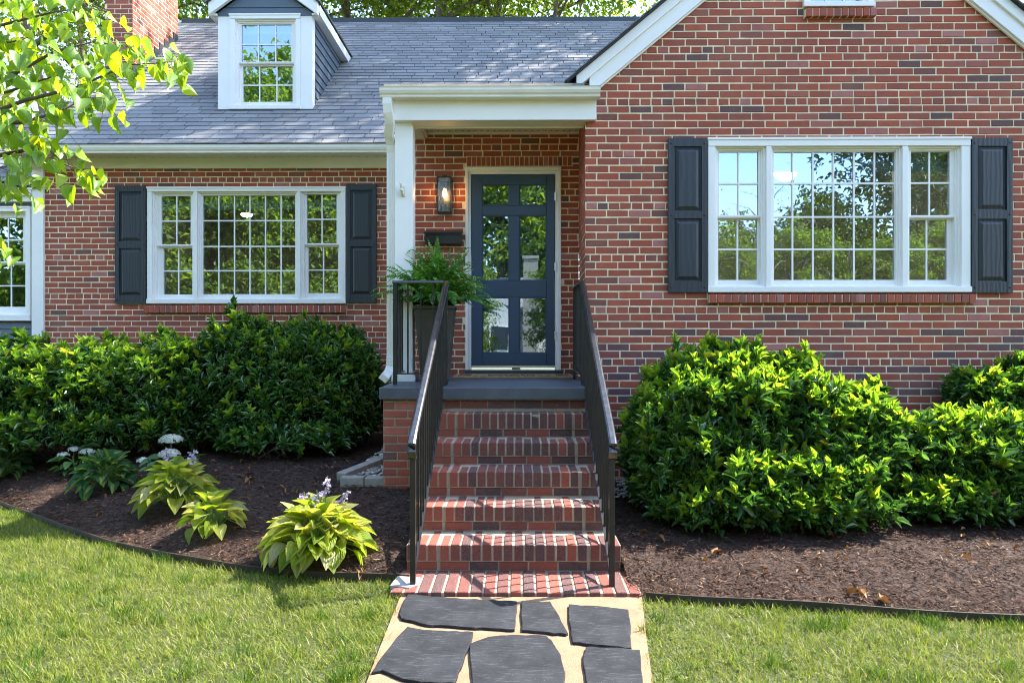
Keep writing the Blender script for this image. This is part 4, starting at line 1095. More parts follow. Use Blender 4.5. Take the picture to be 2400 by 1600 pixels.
# darker tufts standing in the turf
ncl = 420; cx_ = rng.uniform(-5.6, 4.0, ncl); cy_ = rng.uniform(2.4, 6.3, ncl); kk = onlawn(cx_, cy_); cx_, cy_ = cx_[kk], cy_[kk]; m2 = 46
x = np.repeat(cx_, m2)+rng.normal(0,.034,len(cx_)*m2); y = np.repeat(cy_, m2)+rng.normal(0,.028,len(cx_)*m2); kk = onlawn(x, y); x, y = x[kk], y[kk]; n = len(x)
az = rng.uniform(0,6.28,n); lean = np.abs(rng.normal(.45,.3,n)); ax = np.stack([np.cos(az)*np.sin(lean), np.sin(az)*np.sin(lean), np.cos(lean)], 1)
q = scatter(tg_, np.stack([x,y,np.full(n,-.02)],1), ax, unit(rng.normal(size=(n,3))+np.array([0,0,.3])), rng.uniform(.045,.085,n), rng.uniform(.0013,.0024,n))
tag(np_mesh('grass', q[0], q[1], q[2], M['grass_dark'], None, q[3]), 'taller dark green tufts scattered through the lawn', 'grass', None, 'stuff')
# flagstones
FS = [([(380,105),(700,130),(1215,155),(1195,370),(850,355),(520,335),(330,290),(312,260),(345,160)], 'long slate flagstone left of centre, right in front of the brick steps'),
 ([(1250,150),(1470,155),(1510,220),(1605,395),(1590,403),(1250,375)], 'small wedge shaped slate flagstone in the middle of the first row'),
 ([(1610,175),(1850,190),(2068,215),(2082,300),(2092,510),(1900,490),(1640,465),(1612,300)], 'squarish slate flagstone at the right end of the first row'),
 ([(375,352),(500,375),(640,380),(880,390),(840,520),(735,780),(480,775),(330,748),(180,685),(100,700),(200,555),(280,450)], 'cracked slate flagstone with a ragged lower edge beside the left lawn'),
 ([(850,480),(1000,425),(1180,410),(1440,415),(1480,450),(1550,560),(1585,700),(1560,900),(1330,960),(880,930)], 'large rounded slate flagstone in the middle of the second row'),
 ([(1740,500),(1950,505),(2155,520),(2165,620),(2190,900),(1960,930),(1770,900),(1725,650),(1722,560)], 'slate flagstone beside the right lawn, below the squarish one'),
 ([(150,790),(330,800),(520,825),(700,835),(640,1050),(300,1080),(-40,1050)], 'slate flagstone cut by the bottom edge of the picture at the left')]
rng2 = random.Random(4)
for poly, lab in FS:
    w = []
    for i in range(len(poly)):
        p0 = poly[i]; p1 = poly[(i+1) % len(poly)]; n = max(2, int(math.hypot(p1[0]-p0[0], p1[1]-p0[1])/45))
        for k in range(n):
            t = k/n; jx, jy = (rng2.uniform(-5,5), rng2.uniform(-4,4)) if k else (0, 0)
            pp = (840+(p0[0]+(p1[0]-p0[0])*t+jx)/3.267, 1360+(p0[1]+(p1[1]-p0[1])*t+jy)/3.267)
            Yv = 1600*(EYE-.010)/(pp[1]-800); q0 = P(pp[0], pp[1], Yv); w.append((q0.x, q0.y))
    cxm = sum(a for a, b in w)/len(w); cym = sum(b for a, b in w)/len(w)
    s = MB(); s.prism([(a,b,-.02) for a, b in w[::-1]], (0,0,.030)); o_ = s.build('flagstone', M['slate'], None, bevel=.004, loc=(cxm, cym, 0))
    tag(o_, lab, 'flagstone', 'slate flagstones of the path')
# edging strips
for pts, lab in ((EDGE_L, 'curved dark landscape edging between the left lawn and the mulch'), (EDGE_R, 'straight dark landscape edging between the right lawn and the mulch')):
    pp = [np.interp(np.linspace(0, len(pts)-1, 60), np.arange(len(pts)), [q[k] for q in pts]) for k in (0, 1)]
    s = MB(); s.sweep([(a, b-.004, .008+.004*math.sin(a*5)) for a, b in zip(*pp)], [(-.004,-.045),(.004,-.045),(.005,.022),(-.005,.022)])
    tag(s.build('landscape_edging', M['edging'], None, loc=(pts[0][0], pts[0][1], 0)), lab, 'edging', 'landscape edging strips')
# corner pavers and pebbles beside the stoop
for (x0, y0, x1, y1, lab) in ((797,1118,852,1137,'tan concrete edging paver with a corner, farthest from the stoop'), (854,1119,899,1138,'tan concrete edging paver against the brick stoop wall')):
    a = G((x0+x1)/2, y1); sc_ = a.y/1600; hw_ = (x1-x0)/2*sc_
    s = MB(); s.box(a.x-hw_, a.x+hw_, a.y, a.y+.10, a.z-.03, a.z+.062); tag(s.build('edging_paver', M['paver'], None, bevel=.006, loc=(a.x, a.y, a.z)), lab, 'paver', 'edging pavers')
a = G(800, 1132); b_ = Vector((a.x-.03, a.y+.11, a.z)); c_ = Vector((a.x+.25, a.y+.75, a.z+.05))
s = MB(); s.sweep([b_+Vector((0,0,.02)), c_+Vector((0,0,.02))], [(-.05,-.05),(.05,-.05),(.05,.045),(-.05,.045)]); tag(s.build('edging_paver', M['paver'], None, bevel=.006, loc=tuple(b_)), 'grey edging paver set at an angle, running back under the laurel', 'paver', 'edging pavers')
rng = np.random.default_rng(9)
n = 420
px_ = np.concatenate([rng.uniform(a.x+.05, lx-.01, n), rng.uniform(.70, 1.5, 260)]); py_ = np.concatenate([a.y+.14+rng.uniform(0,1,n)**1.2*1.6, rng.uniform(5.5, 6.15, 260)])
s = MB()
ico = [(0,0,1),(.89,0,.45),(.28,.85,.45),(-.72,.53,.45),(-.72,-.53,.45),(.28,-.85,.45),(.72,.53,-.45),(-.28,.85,-.45),(-.89,0,-.45),(-.28,-.85,-.45),(.72,-.53,-.45),(0,0,-1)]
icf = [(0,1,2),(0,2,3),(0,3,4),(0,4,5),(0,5,1),(1,6,2),(2,7,3),(3,8,4),(4,9,5),(5,10,1),(2,6,7),(3,7,8),(4,8,9),(5,9,10),(1,10,6),(11,7,6),(11,8,7),(11,9,8),(11,10,9),(11,6,10)]
for x, y in zip(px_, py_):
    r1, r2 = rng.uniform(.012,.032), rng.uniform(.010,.02); th_ = rng.uniform(0,6.28); z = float(bed_h(x, y))+.012; n0 = len(s.v)
    for (p, q, r) in ico: s.v.append((x+(p*math.cos(th_)*r1-q*math.sin(th_)*r2), y+(p*math.sin(th_)*r1+q*math.cos(th_)*r2), z+r*r2*.7))
    for f in icf: s.f.append(tuple(n0+i for i in f)); s.m.append(0)
tag(s.build('pebbles', M['pebble'], None, smooth=True), 'pale river pebbles along the foot of the walls beside the stoop', 'pebbles', None, 'stuff')

# ------------------------------------------------------------------ laurels
tl = leaf_tpl([(0,.10),(.25,.7),(.55,1),(.82,.55),(1,0)], 2, .30, .14)
def E(px, py, Y, rx, rz, ry): c = P(px, py, Y); k = Y/1600; return (c.x, c.y, c.z, rx*k, ry, rz*k)
def shrub(label, ells, nshoot, pnew_lit, seed, gz, ninner=1.0, dens=None):
    rng = np.random.default_rng(seed)
    ells = np.array(ells); A = ells[:,3]*ells[:,4]+ells[:,3]*ells[:,5]+ells[:,4]*ells[:,5]
    base = Vector((float(np.average(ells[:,0], weights=A)), float(np.average(ells[:,1], weights=A)), gz))
    rt = thing('laurel_bush', label, 'bush', base, 'cherry laurel bushes along the house')
    k = rng.choice(len(ells), nshoot*3, p=A/A.sum()); d = rnd_dirs(nshoot*3, rng)
    rr = 1-np.abs(rng.normal(0, .14, nshoot*3))+.13*(rng.uniform(size=nshoot*3) > .86); c = ells[k]
    lump = 1+.10*np.sin(d[:,0]*7+seed)+.10*np.sin(d[:,2]*8+d[:,1]*6+seed*2)
    pos = c[:,:3]+d*c[:,3:]*(rr*lump)[:,None]
    nrm = unit(d/c[:,3:])
    ins = np.zeros(len(pos), bool)
    for e in range(len(ells)):
        q = np.sqrt((((pos-ells[e,:3])/ells[e,3:])**2).sum(1)); ins |= (q < .74) & (k != e)
    ok = ~ins & (pos[:,2] > gz+.10) & (d[:,2] > -.75)
    pos, nrm = pos[ok][:nshoot], nrm[ok][:nshoot]; n = len(pos)
    axis = unit(nrm*.55+np.array([0,-.12,.95])+rng.normal(size=(n,3))*.28)
    parts = []; m_ = 9
    new_lit = rng.uniform(size=n) < pnew_lit*np.clip(.28+1.0*nrm[:,2], .06, 1.1)  # new growth favours the top, painting lit tops and shaded front into leaf colour
    sz = rng.uniform(.82, 1.2, n)
    for j in range(m_):
        t = j/(m_-1)
        ang = j*2.4+rng.uniform(0, 6.28, n); ref = unit(np.cross(axis, np.array([.3,.5,.2]))); ref2 = np.cross(axis, ref)
        rad = ref*np.cos(ang)[:,None]+ref2*np.sin(ang)[:,None]
        sp = np.interp(t, [0,1], [1.0,.20])+rng.normal(0,.13,n)
        ax = axis*np.cos(sp)[:,None]+rad*np.sin(sp)[:,None]-np.array([0,0,.12])*(1-t)
        p = pos-axis*((1-t)*.085)[..., None] if False else pos-axis*((1-t)*.085)
        ln = sz*rng.uniform(.082,.122,n)*(1.0-.18*t); mi = np.where(new_lit & (t > .45), 1, 0)
        mi = np.where(rng.uniform(size=n) < .0015, 2, mi)
        q = scatter(tl, p, ax, axis+rng.normal(size=(n,3))*.15, ln, ln*rng.uniform(.135,.175,n)); parts.append((*q, mi))
    # leaves deeper in the bush
    ni = int(nshoot*4*ninner); k = rng.choice(len(ells), ni, p=A/A.sum()); d = rnd_dirs(ni, rng); c = ells[k]
    p = c[:,:3]+d*c[:,3:]*rng.uniform(.35,.86,ni)[:,None]; keep = p[:,2] > gz+.12; p = p[keep]; d = d[keep]; ni = len(p)
    ln = rng.uniform(.075,.11,ni); q = scatter(tl, p, unit(d+rng.normal(size=(ni,3))*.7), rnd_dirs(ni, rng), ln, ln*.19); parts.append((*q, np.zeros(ni, int)))
    V, l, t_, uv, mi = merge(parts); np_mesh('foliage', V, l, t_, [M['laurel'], M['laurel_new'], M['laurel_dead']], mi, uv, rt)
    s = MB()
    for e in ells:
        for _ in range(9):
            b0 = Vector((e[0]+rng.normal()*.25*e[3], e[1]+rng.normal()*.25*e[4], gz-.02)); dd = rnd_dirs(1, rng)[0]; dd[2] = abs(dd[2])*.9
            t1 = Vector((e[0]+dd[0]*e[3]*.85, e[1]+dd[1]*e[4]*.85, e[2]+dd[2]*e[5]*.8)); md = b0.lerp(t1, .5)+Vector((rng.normal()*.06, rng.normal()*.06, .04))
            s.tube([b0, md, t1], [.011,.008,.003], 5)
    s.build('stems', M['twig'], rt)
    return rt
shrub('sunlit laurel bush at the far left, in front of the blue grey wing', [E(30,935,7.1,160,140,.6), E(230,920,7.1,180,118,.6), E(400,905,7.15,125,118,.55), E(170,1000,6.95,260,62,.5), E(-120,920,7.1,150,140,.6)], 2200, .95, 21, .33)  # extra bright new leaves put sunlight into this bush's colour
shrub('dark shaded laurel bush below the left picture window, reaching to the stoop', [E(590,890,7.4,150,138,.65), E(745,905,7.4,135,142,.6), E(660,975,7.15,200,95,.5), E(490,950,7.25,100,95,.5), E(660,1040,6.75,150,46,.3), E(820,930,7.4,75,105,.5)], 2300, .35, 22, .31)
shrub('big bright laurel bush right of the steps, below the right picture window', [E(1640,1000,5.3,160,165,.55), E(1790,965,5.4,155,135,.55), E(1955,1020,5.3,135,120,.5), E(1790,1130,5.05,270,105,.5), E(1560,1060,5.2,95,150,.45), E(1920,1145,4.95,125,95,.4), E(1700,885,5.6,100,75,.35), E(1700,1190,4.85,170,62,.33), E(1880,1205,4.8,110,55,.3)], 3200, .75, 23, .13)
shrub('lower laurel bush at the right, beside the big bright one', [E(2190,1085,5.3,110,112,.45), E(2310,1085,5.2,140,120,.5), E(2250,1175,5.0,190,62,.38), E(2430,1130,5.2,120,115,.5)], 1500, .6, 24, .15)
shrub('taller laurel bush against the wall at the right edge of the picture', [E(2360,985,5.9,110,105,.3), E(2470,960,5.9,130,130,.3), E(2285,915,5.9,52,42,.22)], 950, .6, 25, .21)

# ------------------------------------------------------------------ hostas, hydrangeas
th_ = leaf_tpl([(0,.06),(.12,.55),(.3,.95),(.5,1),(.7,.78),(.87,.38),(1,0)], 4, .30, .42, .0)
def hosta(label, at, nl, spread, height, mats, seed, stalks=(), size=1.0, green=False):
    rng = np.random.default_rng(seed); c = at
    rt = thing('hosta', label, 'hosta', c, 'hostas in the left bed')
    s = MB(); pos = []; ax = []; up = []; ln = []
    for k in range(nl):
        t = (k+.5)/nl; az = k*2.39996+rng.uniform(-.3,.3)
        rad = spread*(.12+.88*t**.62)*.36; h = height*(1-.90*t**1.5)*rng.uniform(.75,1.1)+.025
        e = c+Vector((math.cos(az)*rad, math.sin(az)*rad, h)); b = c+Vector((math.cos(az)*.02, math.sin(az)*.02, .0))
        s.tube([b, b.lerp(e,.55)+Vector((0,0,.05)), e], [.005,.0042,.003], 5)
        tilt = R(70)*(1-t)-R(22)*t+rng.normal(0,.2)
        pos.append(e); ax.append((math.cos(az)*math.cos(tilt), math.sin(az)*math.cos(tilt), math.sin(tilt))); up.append((rng.normal()*.25-math.cos(az)*.3, rng.normal()*.25-math.sin(az)*.3, 1)); ln.append(size*rng.uniform(.115,.165)*(.9+.2*t))
    ln = np.array(ln); q = scatter(th_, np.array(pos), np.array(ax), np.array(up), ln, ln*rng.uniform(.34,.44,nl))
    np_mesh('leaves', q[0], q[1], q[2], mats, None, q[3], rt, True)
    s.build('leaf_stalks', M['stem'], rt)
    if stalks:
        for (dx, dy, h) in stalks:
            st = MB(); pp = []; pa = []
            top = c+Vector((dx, dy, h)); st.tube([c, c.lerp(top,.5)+Vector((dx*.1,0,.02)), top], [.0045,.004,.0025], 6)
            for i in range(11):
                z = i/11; pp.append(c.lerp(top, .76+.24*z)+Vector((rng.normal()*.008, rng.normal()*.008, 0))); a = rng.uniform(0,6.28); pa.append((math.cos(a), math.sin(a), -.5-rng.uniform(0,.6)))
            sk = st.build('flower_stalk', M['stem'], rt)
            pp = np.array(pp); pa = np.array(pa); l3 = rng.uniform(.022,.040,len(pp)); fl = []
            for rot in range(3):
                q = scatter(leaf_tpl([(0,.2),(.5,.6),(.8,1),(1,.3)], 2, .5, -.2), pp, pa+rnd_dirs(len(pp),rng)*.25, rnd_dirs(len(pp),rng), l3, l3*.22); fl.append((*q, np.zeros(len(pp), int)))
            V, l, t_, uv, mi = merge(fl); np_mesh('flowers', V, l, t_, M['lilac'], None, uv, sk)
    return rt
hosta('large lime hosta with lilac flower stalks, nearest the brick steps', G(748,1290), 150, .70, .24, M['hosta_lime'], 31, ((.05,.02,.50),(-.10,0,.40),(.17,.05,.40),(.0,-.05,.42)), .92)
hosta('small lime hosta, the middle of the three yellow green ones', G(500,1240), 44, .42, .17, M['hosta_lime'], 32, (), .84)
hosta('upright lime hosta with a lilac flower stalk, left of the small one', G(415,1188), 90, .60, .26, M['hosta_lime'], 33, ((-.09,0,.47),(.12,.03,.45)), .90)
hosta('dark green hosta with yellow leaf centres, between the white flowers', G(247,1145), 84, .52, .21, M['hosta_green'], 34, (), .82)
hosta('dark green hosta with yellow leaf centres, cut by the left picture edge', G(5,1118), 70, .50, .20, M['hosta_green'], 35, (), .85)
tho = leaf_tpl([(0,.35),(.2,.9),(.45,1),(.75,.65),(1,0)], 2, .2, .25)
def hydrangea(label, at, heads, nl, seed, hgt, wid):
    rng = np.random.default_rng(seed); c = at
    rt = thing('hydrangea', label, 'hydrangea', c, 'white hydrangeas in the left bed')
    az = rng.uniform(0, 6.28, nl); r = wid*np.sqrt(rng.uniform(0,1,nl)); z = hgt*rng.uniform(.15,1,nl)*(1-.3*r/wid)
    pos = np.stack([c.x+np.cos(az)*r*.7, c.y+np.sin(az)*r*.6, c.z+z], 1); ax = np.stack([np.cos(az), np.sin(az), rng.normal(-.1,.25,nl)], 1)
    ln = rng.uniform(.07,.11,nl); q = scatter(tho, pos, ax, np.array([0,0,1.])+rng.normal(size=(nl,3))*.3, ln, ln*.38)
    np_mesh('leaves', q[0], q[1], q[2], M['hydra'], None, q[3], rt, True)
    st = MB()
    for (h, rad) in heads:
        st.tube([c, c.lerp(h,.5)+Vector((rng.normal()*.02,0,.03)), h], [.005,.004,.003], 5)
        n = int(170*(rad/.07)**2); d = rnd_dirs(n, rng); d[:,2] = np.abs(d[:,2])*.8+.0
        p = np.array(h)+d*np.array([rad, rad, rad*.75])*rng.uniform(.82,1.03,n)[:,None]
        fl = []
        for rot in range(2):
            l3 = rng.uniform(.007,.011,n); a_ = unit(np.cross(d, rnd_dirs(n, rng)))
            q = scatter(leaf_tpl([(-1,.3),(-.4,1),(.4,1),(1,.3)], 1, 0, .2), p+d*.001*rot, a_, d, l3, l3*.55); fl.append((*q, np.zeros(n, int)))
        V, l, t_, uv, mi = merge(fl); np_mesh('flower_head', V, l, t_, M['petal'], None, uv, rt)
    st.build('stems', M['stem'], rt)
def hd_(px, py, Y, rpx): return (P(px, py, Y), rpx*Y/1600)
c1 = G(180,1110); c2 = G(405,1130); c3 = G(30,1095)
hydrangea('hydrangea with three small white flower heads, behind the dark hosta', c1, [hd_(148,1067,c1.y-.02,14), hd_(174,1054,c1.y+.05,15), hd_(204,1060,c1.y,17)], 42, 41, .22, .24)
hydrangea('hydrangea with tall stacked white flower heads behind the upright lime hosta', c2, [hd_(401,1033,c2.y+.1,27), hd_(397,1066,c2.y-.05,25), hd_(336,1080,c2.y,16), hd_(444,1090,c2.y-.1,19)], 60, 42, .26, .30)
hydrangea('leafy hydrangea with tiny pale buds near the left picture edge', c3, [hd_(28,1068,c3.y,6), hd_(52,1074,c3.y,7)], 50, 43, .20, .22)
# a few fallen leaves
for (px, py, m, sz, lab) in ((845,1341,'laurel_dead',.06,'crumpled tan leaf lying on the mulch just left of the steps'), (2012,1388,'laurel_dead',.085,'orange dry leaf lying by the right edging'), (2060,1405,'laurel_dead',.06,'small orange dry leaf on the right mulch close to the edging'), (1675,1296,'laurel_dead',.06,'tan dry leaf on the shaded mulch below the big bright laurel'), (585,1128,'laurel_dead',.07,'curled tan leaf on the shaded mulch behind the lime hostas')):
    g = G(px, py); rng = np.random.default_rng(int(px)); k = 3
    q = scatter(leaf_tpl([(0,.1),(.3,.8),(.6,1),(1,0)], 2, .5, .5), np.array([[0,0,.012],[.01,.005,.014],[-.01,.0,.012]]), rnd_dirs(3,rng)*[1,1,.2], np.array([[.2,.1,1]]*3), np.array([sz,sz*.8,sz*.7]), np.array([sz*.3]*3))
    o_ = np_mesh('fallen_leaf', q[0], q[1], q[2], M[m], None, q[3]); o_.location = g; tag(o_, lab, 'fallen leaf', 'fallen leaves')
rng = np.random.default_rng(77); n = 70
x = np.concatenate([rng.uniform(-3.6,-1.2,n), rng.uniform(.8,3.6,n//2)]); y = np.concatenate([rng.uniform(5.3,6.6,n), rng.uniform(4.0,4.9,n//2)]); n = len(x)
az = rng.uniform(0,6.28,n); q = scatter(leaf_tpl([(0,.1),(.3,.8),(.6,1),(1,0)], 2, .4, .4), np.stack([x,y,bed_h(x,y)+.012],1), np.stack([np.cos(az),np.sin(az),rng.normal(0,.15,n)],1), np.array([0,0,1.])+rng.normal(size=(n,3))*.3, rng.uniform(.03,.07,n), rng.uniform(.008,.014,n))
tag(np_mesh('leaf_litter', q[0], q[1], q[2], M['laurel_dead'], None, q[3]), 'scattered dry brown leaves on the mulch under the laurels', 'leaf litter', None, 'stuff')

# ------------------------------------------------------------------ redbud reaching in at the left
hv = []
th2 = leaf_tpl([(-.10,.45),(.02,.85),(.22,1),(.45,.86),(.68,.55),(.86,.22),(1,0)], 2, .42, .22)
rb = thing('redbud_tree', 'redbud branch with bright backlit heart shaped leaves reaching in from the left', 'tree', (-3.35, 3.5, 0))
rng = np.random.default_rng(51)
br = [([(-260,420),(-60,280),(60,235),(180,205),(300,152),(380,148),(428,140)], 3.15, 30), ([(-260,420),(-120,160),(0,60),(120,30),(200,18),(262,30)], 3.3, 24),
      ([(-260,420),(-60,300),(60,285),(140,262),(205,228),(262,232)], 3.05, 26), ([(-260,420),(-60,375),(60,352),(110,345),(150,385),(196,402),(228,412)], 3.1, 20),
      ([(-260,420),(-80,430),(0,425),(60,440),(100,418)], 3.2, 14), ([(-260,420),(-60,200),(40,170),(130,120),(220,98),(290,108),(340,120)], 3.25, 30),
      ([(-300,640),(-60,585),(8,580)], 3.1, 5), ([(-260,420),(-100,90),(-20,20),(60,-20),(140,-50)], 3.35, 22), ([(-260,420),(-80,240),(20,215),(90,190),(170,168),(235,172)], 3.4, 26),
      ([(-260,420),(-100,330),(-10,320),(50,318),(100,300)], 3.35, 18), ([(-260,420),(-130,120),(-60,90),(20,100),(80,85),(150,70)], 3.45, 24), ([(-260,420),(-120,250),(-30,250),(30,262)], 3.2, 16), ([(-260,420),(-100,400),(-20,395),(30,388)], 3.0, 12)]
tr = MB(); pos = []; ax = []; up = []
for pts, D, nl in br:
    w = [P(px, py, D+.05*i*(-1)**i*.4) for i, (px, py) in enumerate(pts)]
    rs = [max(.0016, .016*(1-i/(len(w)-1))**1.3) for i in range(len(w))]
    tr.tube(w, rs, 6)
    for k in range(int(nl*2.1)):
        t = (.22 if len(w) > 4 else .3)+(.78 if len(w) > 4 else .7)*(k+rng.uniform(0,.8))/int(nl*2.1); f = min(t, .999)*(len(w)-1); i = int(f); b = w[i].lerp(w[i+1], f-i)
        o2 = Vector((rng.normal()*.035, rng.normal()*.10, rng.normal()*.045-.01)) if k < int(nl*2.1)-1 else Vector((0,0,0))
        e = b+o2; tr.tube([b, b.lerp(e,.6)+Vector((0,0,.008)), e], .0011, 4)
        pos.append(e); a = rng.uniform(0, 6.28); ax.append((.45*math.cos(a)+.30, .45*math.sin(a)-.1, -.75+rng.normal()*.25)); up.append((math.cos(a+1.2)+rng.normal()*.35+.25, math.sin(a+1.2)-.45, .55+rng.normal()*.2))
n = len(pos); ln = rng.uniform(.044,.080,n); q = scatter(th2, np.array(pos), np.array(ax), np.array(up), ln, ln*rng.uniform(.40,.50,n))
np_mesh('leaves', q[0], q[1], q[2], M['redbud'], None, q[3], rb, True)
hub = P(-260,420,3.2); tr.tube([hub, hub+Vector((-.15,.1,-.5)), (-3.3,3.45,1.1), (-3.35,3.5,0)], [.02,.04,.055,.07], 10)
tr.build('branches', M['twig'], rb, smooth=True)

# ------------------------------------------------------------------ trees
to = leaf_tpl([(0,0),(.45,1),(1,0)], 2, .3, .15)
def tree_mesh(base, top, H, cr, nleaf, lsz, seed, r0=.2, low=.45, mat='oak', limbs=13, label='', cat='tree', group=None, name='oak_tree', flat=.8):
    rng = np.random.default_rng(seed); b = Vector(base); tp = Vector(top)
    rt = thing(name, label, cat, b, group)
    s = MB(); path = [b.lerp(tp, t)+Vector((math.sin(t*5+seed)*.12, math.cos(t*4+seed)*.12, 0)) for t in (0,.15,.3,.45,.6,.75,.9,1)]
    s.tube(path, [r0*1.25,r0,r0*.92,r0*.82,r0*.66,r0*.48,r0*.3,r0*.12], 10)
    cl = []
    for k in range(limbs):
        t = low+(1-low)*(k+.3)/limbs; f = t*(len(path)-1); i = min(int(f), len(path)-2); o = path[i].lerp(path[i+1], f-i)
        az = k*2.4+rng.uniform(-.4,.4); rad = cr*(1-.62*((t-low)/(1-low))**1.6)*rng.uniform(.75,1.1); up_ = rad*rng.uniform(.25,.7)
        e = o+Vector((math.cos(az)*rad, math.sin(az)*rad, up_)); m1 = o.lerp(e,.5)+Vector((rng.normal()*.15, rng.normal()*.15, .15*rad))
        rr = r0*(.42-.25*(t-low)/(1-low)); s.tube([o, m1, e], [rr, rr*.6, rr*.15], 7); cl += [(e, .9), (m1.lerp(e,.5), .8)]
        for q in range(4):
            st_ = m1.lerp(e, rng.uniform(.0,.8)); d = rnd_dirs(1, rng)[0]; e2 = st_+Vector(d)*rad*.42; s.tube([st_, e2], [rr*.3, rr*.07], 5); cl.append((e2, .75))
    cl.append((path[-1], .8))
    s.build('trunk', M['bark'], rt, smooth=True)
    w = np.array([c[1] for c in cl]); k = rng.choice(len(cl), nleaf, p=w/w.sum()); cc = np.array([c[0] for c in cl])[k]
    sub = rng.integers(0, 7, nleaf); offs = rng.normal(size=(len(cl), 7, 3))*cr*.16
    p = cc+offs[k, sub]+rng.normal(size=(nleaf,3))*np.array([1,1,.6])*cr*.075
    ln = lsz*rng.uniform(.7,1.3,nleaf); q = scatter(to, p, unit(rnd_dirs(nleaf,rng)+np.array([0,0,-.35])), unit(rnd_dirs(nleaf,rng)+np.array([0,0,flat])), ln, ln*.3)
    np_mesh('crown', q[0], q[1], q[2], M[mat], None, q[3], rt)
    return rt
def copy_tree(src, loc, sc, rot, label, group):
    c = src.copy(); COL.objects.link(c); c.location = loc; c.scale = (sc, sc, sc); c.rotation_euler = (0,0,rot); tag(c, label, 'tree', group)
    for ch in src.children:
        d = ch.copy(); COL.objects.link(d); d.parent = c
    return c
GB = 'trees behind the roof'
def bg(px0, px1, Y, wpx, H, cr, nl, seed, label, low=.56):
    k = Y/1600; zr = PZ(52, Y); xb_ = PX(px0, Y); xt = PX(px1, Y); sl = (xt-xb_)/(52*k)
    base = (xb_-sl*zr*.5, Y, 0); top = (xb_+sl*(H-zr)*.6, Y, H)
    return tree_mesh(base, top, H, cr, int(nl*1.5), .15, seed, wpx*k*.62, low, label=label, group=GB)
bg(827,797,21,24,17,4.2,9000,61,'tree with a grey trunk leaning left, just right of the dormer')
bg(918,912,23,28,18,4.4,9000,62,'second tree trunk to the right of the dormer, upright and brown')
bg(1036,1036,20,32,18,4.2,9000,63,'thickest trunked tree above the middle of the ridge')
bg(1108,1116,24,20,18,4.2,7000,64,'thin dark trunked tree between the thickest one and the leaning one')
bg(1160,1174,20,25,16,4.0,8000,65,'tree with a grey trunk leaning right above the porch')
bg(1290,1300,18,14,14.5,4.0,9000,66,'bright leafed tree beside the patch of sky left of the gable')
bg(345,300,19,22,15,4.4,8000,67,'tree between the chimney and the dormer with a low bough')
bg(60,40,16,26,14,4.6,9000,68,'tree behind the redbud leaves left of the chimney')
bg(600,590,24,26,18,4.4,7000,69,'tree hidden mostly by the dormer gable')
bg(200,190,26,24,17,4.4,6000,70,'tree far behind the chimney top')
tree_mesh((6.0,13.4,0), (6.0,13.4,15.8), 15.8, 3.2, 9500, .19, 71, .28, .56, label='tall tree behind the brick gable that shades the right part of the roof', group=GB)
tree_mesh((3.4,14.9,0), (3.4,14.9,15.2), 15.2, 3.5, 9500, .19, 72, .22, .62, label='tall tree behind the brick gable that shades the roof near the dormer', group=GB)
# across the street and beside the viewer: what the windows mirror
GR = 'trees mirrored in the glass'
tA = tree_mesh((-8.5,-3.5,0), (-8.3,-3.5,7.5), 7.5, 2.7, 26000, .17, 81, .12, .10, limbs=22, label='leafy garden tree mirrored in the left picture window', group=GR, name='garden_tree')
tB = tree_mesh((16.5,-25,0), (16.5,-25,7.6), 7.6, 3.6, 11000, .24, 82, .2, .25, limbs=15, label='round street tree mirrored in the middle of the right picture window', group=GR, name='street_tree')
tC = tree_mesh((21.5,-24,0), (21.3,-24,17), 17, 4.6, 9000, .30, 83, .3, .35, mat='pine', limbs=17, label='tall dark pine mirrored at the right of the right picture window', group=GR, name='pine_tree')
for src, loc, sc, rot, lab in ((tA,(-11.6,-2.2,0),1.05,2.,'leafy garden tree mirrored in the window of the low wing'),(tA,(-5.9,-5.2,0),1.0,4.,'leafy garden tree mirrored at the right of the left picture window'),(tA,(-9.5,-6.5,0),1.2,1.,'taller garden tree standing behind the others, mirrored in the left window'),
    (tA,(-2.2,-13.5,0),.55,3.,'small tree mirrored in the lower left door pane'),(tA,(1.9,-13.0,0),.55,5.,'small tree mirrored in the lower right door pane'),
    (tB,(-14,-27,0),2.15,1.,'very tall tree mirrored at the right of the dormer window'),(tB,(-20,-26,0),1.9,2.5,'tall tree mirrored at the left of the dormer window'),(tB,(-1,-31,0),1.7,4.,'tall tree behind the pale house, mirrored in the top door panes'),(tB,(5.5,-31,0),1.5,.6,'second tall tree behind the pale house in the mirrored view'),(tB,(11.5,-24,0),.85,3.3,'lower street tree mirrored at the left of the right picture window'),(tB,(26,-26,0),1.6,5.2,'street tree beyond the mirrored pine')):
    copy_tree(src, loc, sc, rot, lab, GR)
for i, (x, y, sc, ro, lab) in enumerate(((8.6,-15.5,.62,.4,'low leafy tree mirrored at the lower left of the right picture window'),(12.2,-17.0,.72,2.2,'low leafy tree mirrored below the round street tree'),(15.6,-16.0,.66,4.4,'low leafy tree mirrored right of the round street tree'),(18.8,-17.5,.75,1.1,'low leafy tree mirrored below the pine'),(22.5,-17.,.8,3.7,'low leafy tree mirrored right of the pine'))):
    copy_tree(tA, (x,y,0), sc, ro, lab, GR)
rng = np.random.default_rng(99); n = 60000
wx = rng.uniform(-60,60,n); hh = 6.5+1.8*np.sin(wx*.31)+1.7*np.sin(wx*.83+1)+1.2*np.sin(wx*1.9+2); wz = hh*rng.uniform(0,1,n)**.7; wy = -44+rng.normal(0,2.0,n)+1.5*np.sin(wx*1.1+wz*.6)
